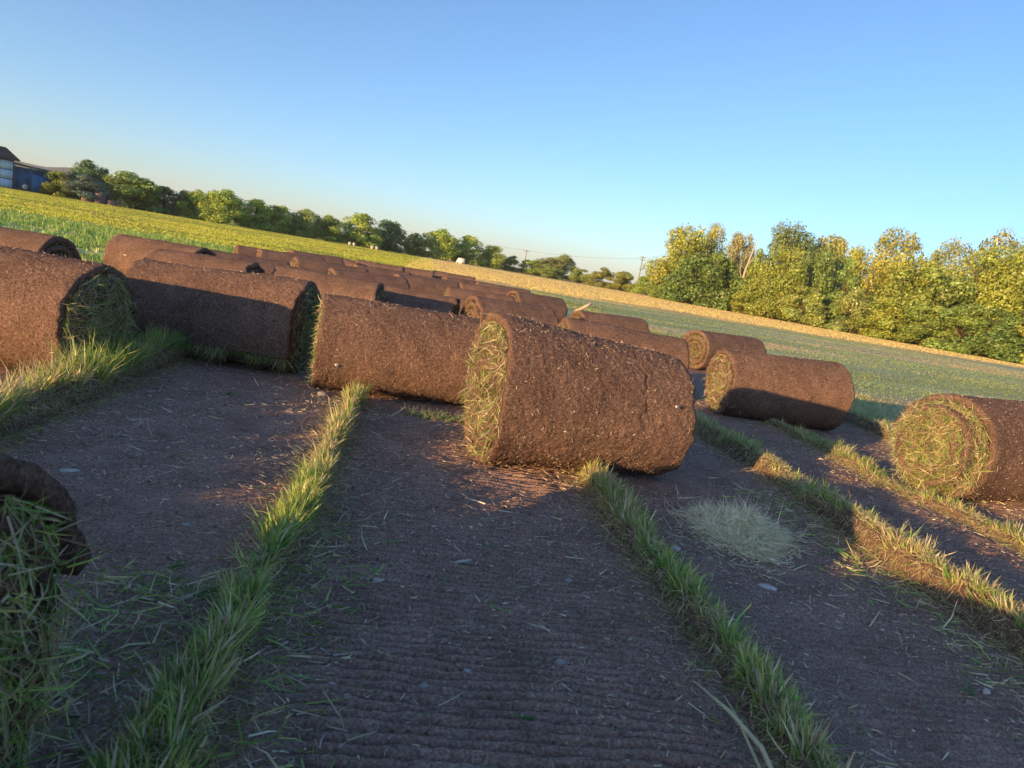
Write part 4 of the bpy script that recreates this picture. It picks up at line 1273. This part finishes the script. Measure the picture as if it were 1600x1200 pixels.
POLE = plain_mat("pole_timber", (.20, .16, .13), .9, .1, .2, 3, 0)
for x, y, h, arms, lab in [(30.5, 228, 7.0, 1, "distant single pole with one crossarm above the middle bushes"), (60.6, 201.1, 10.2, 3, "distant power pole with three crossarms left of the golden plane tree"), (79.3, 247.6, 7.4, 1, "tiny distant pole right of the one with three crossarms"), (-48.9, 120.5, 5.0, 1, "short pole rising above the broad tree right of the crates")]:
    root = empty("utility_pole", (x, y, 0), -.25); tag(root, lab, "pole")
    MB().tube([(0, 0, 0), (0, 0, h)], [.17, .12], 8).obj("shaft", POLE, root)
    for k in range(arms):
        w = (1.9, 1.5, 1.0)[k]
        mb = MB().box((0, -.15, h - .35 - k * (.75 if k < 2 else 1.7)), (w, .12, .14))
        for q in (-.45, 0, .45): mb.box((q * w, -.15, h - .2 - k * (.75 if k < 2 else 1.7)), (.09, .09, .16))
        mb.obj("crossarm", POLE, root)
# a wire from the single pole towards the left and the right
t_ = np.linspace(0, 1, 30)
A_, B_ = np.array((30.5, 227.8, 6.85)), np.array((-60, 210, 6.9))
pts = A_ + (B_ - A_) * t_[:, None]; pts[:, 2] -= 2.2 * 4 * t_ * (1 - t_) * .35
tag(MB().tube(pts, .028, 4).obj("power_line", POLE), "thin wire running left from the single far pole", "wire")
A_, B_ = np.array((30.5, 227.8, 6.85)), np.array((60.6, 200.9, 9.6))
pts = A_ + (B_ - A_) * t_[:, None]; pts[:, 2] -= .8 * 4 * t_ * (1 - t_)
tag(MB().tube(pts, .028, 4).obj("power_line", POLE), "thin wire between the single far pole and the three armed pole", "wire")

# far hills
HILL = plain_mat("hill_scrub", (.07, .085, .07), 1, .02, .2, .01, 0)
az = np.linspace(RAD(-62), RAD(75), 240)
prof = 24 + 14 * noise(np.c_[az * 10, az * 0, az * 0], .62, 3) + 7 * noise(np.c_[az * 10, az * 0, az * 0], 1.7, 5)
prof = prof * np.clip((RAD(-4) - az) / RAD(9), 0, 1) + 3
rows = []
for k, (rr_, f) in enumerate([(1150, -.02), (1250, .25), (1380, .68), (1500, 1.0), (1750, .8), (2300, -.05)]):
    nzv = 1 + .18 * noise(np.c_[az * 30, az * 0 + k, az * 0], 1.0, 9)
    rows.append(np.c_[np.sin(az) * rr_, np.cos(az) * rr_, prof * f * nzv])
V = np.concatenate(rows); m = len(az)
i = (np.arange(5)[:, None] * m + np.arange(m - 1)[None]).ravel()
tag(obj("hills", mesh_np("hills", V, [np.stack([i, i + 1, i + m + 1, i + m], 1)], True), HILL), kind='structure')

# the air between here and the hills
mz = bpy.data.materials.new("air")
mz.use_nodes = True
mz.node_tree.nodes.clear()
out = mz.node_tree.nodes.new("ShaderNodeOutputMaterial")
pv = mz.node_tree.nodes.new("ShaderNodeVolumePrincipled")
pv.inputs["Color"].default_value = (.90, .94, 1.0, 1)
pv.inputs["Density"].default_value = .00024
pv.inputs["Anisotropy"].default_value = .0
mz.node_tree.links.new(pv.outputs[0], out.inputs["Volume"])
b_ = max(abs(float(gx[0])), abs(float(gx[-1])), abs(float(gy[0])), abs(float(gy[-1])), 2400) + 60
hz = MB().box((0, 0, 34.0), (2 * b_, 2 * b_, 76.0)).obj("haze", mz)
tag(hz, kind='stuff')
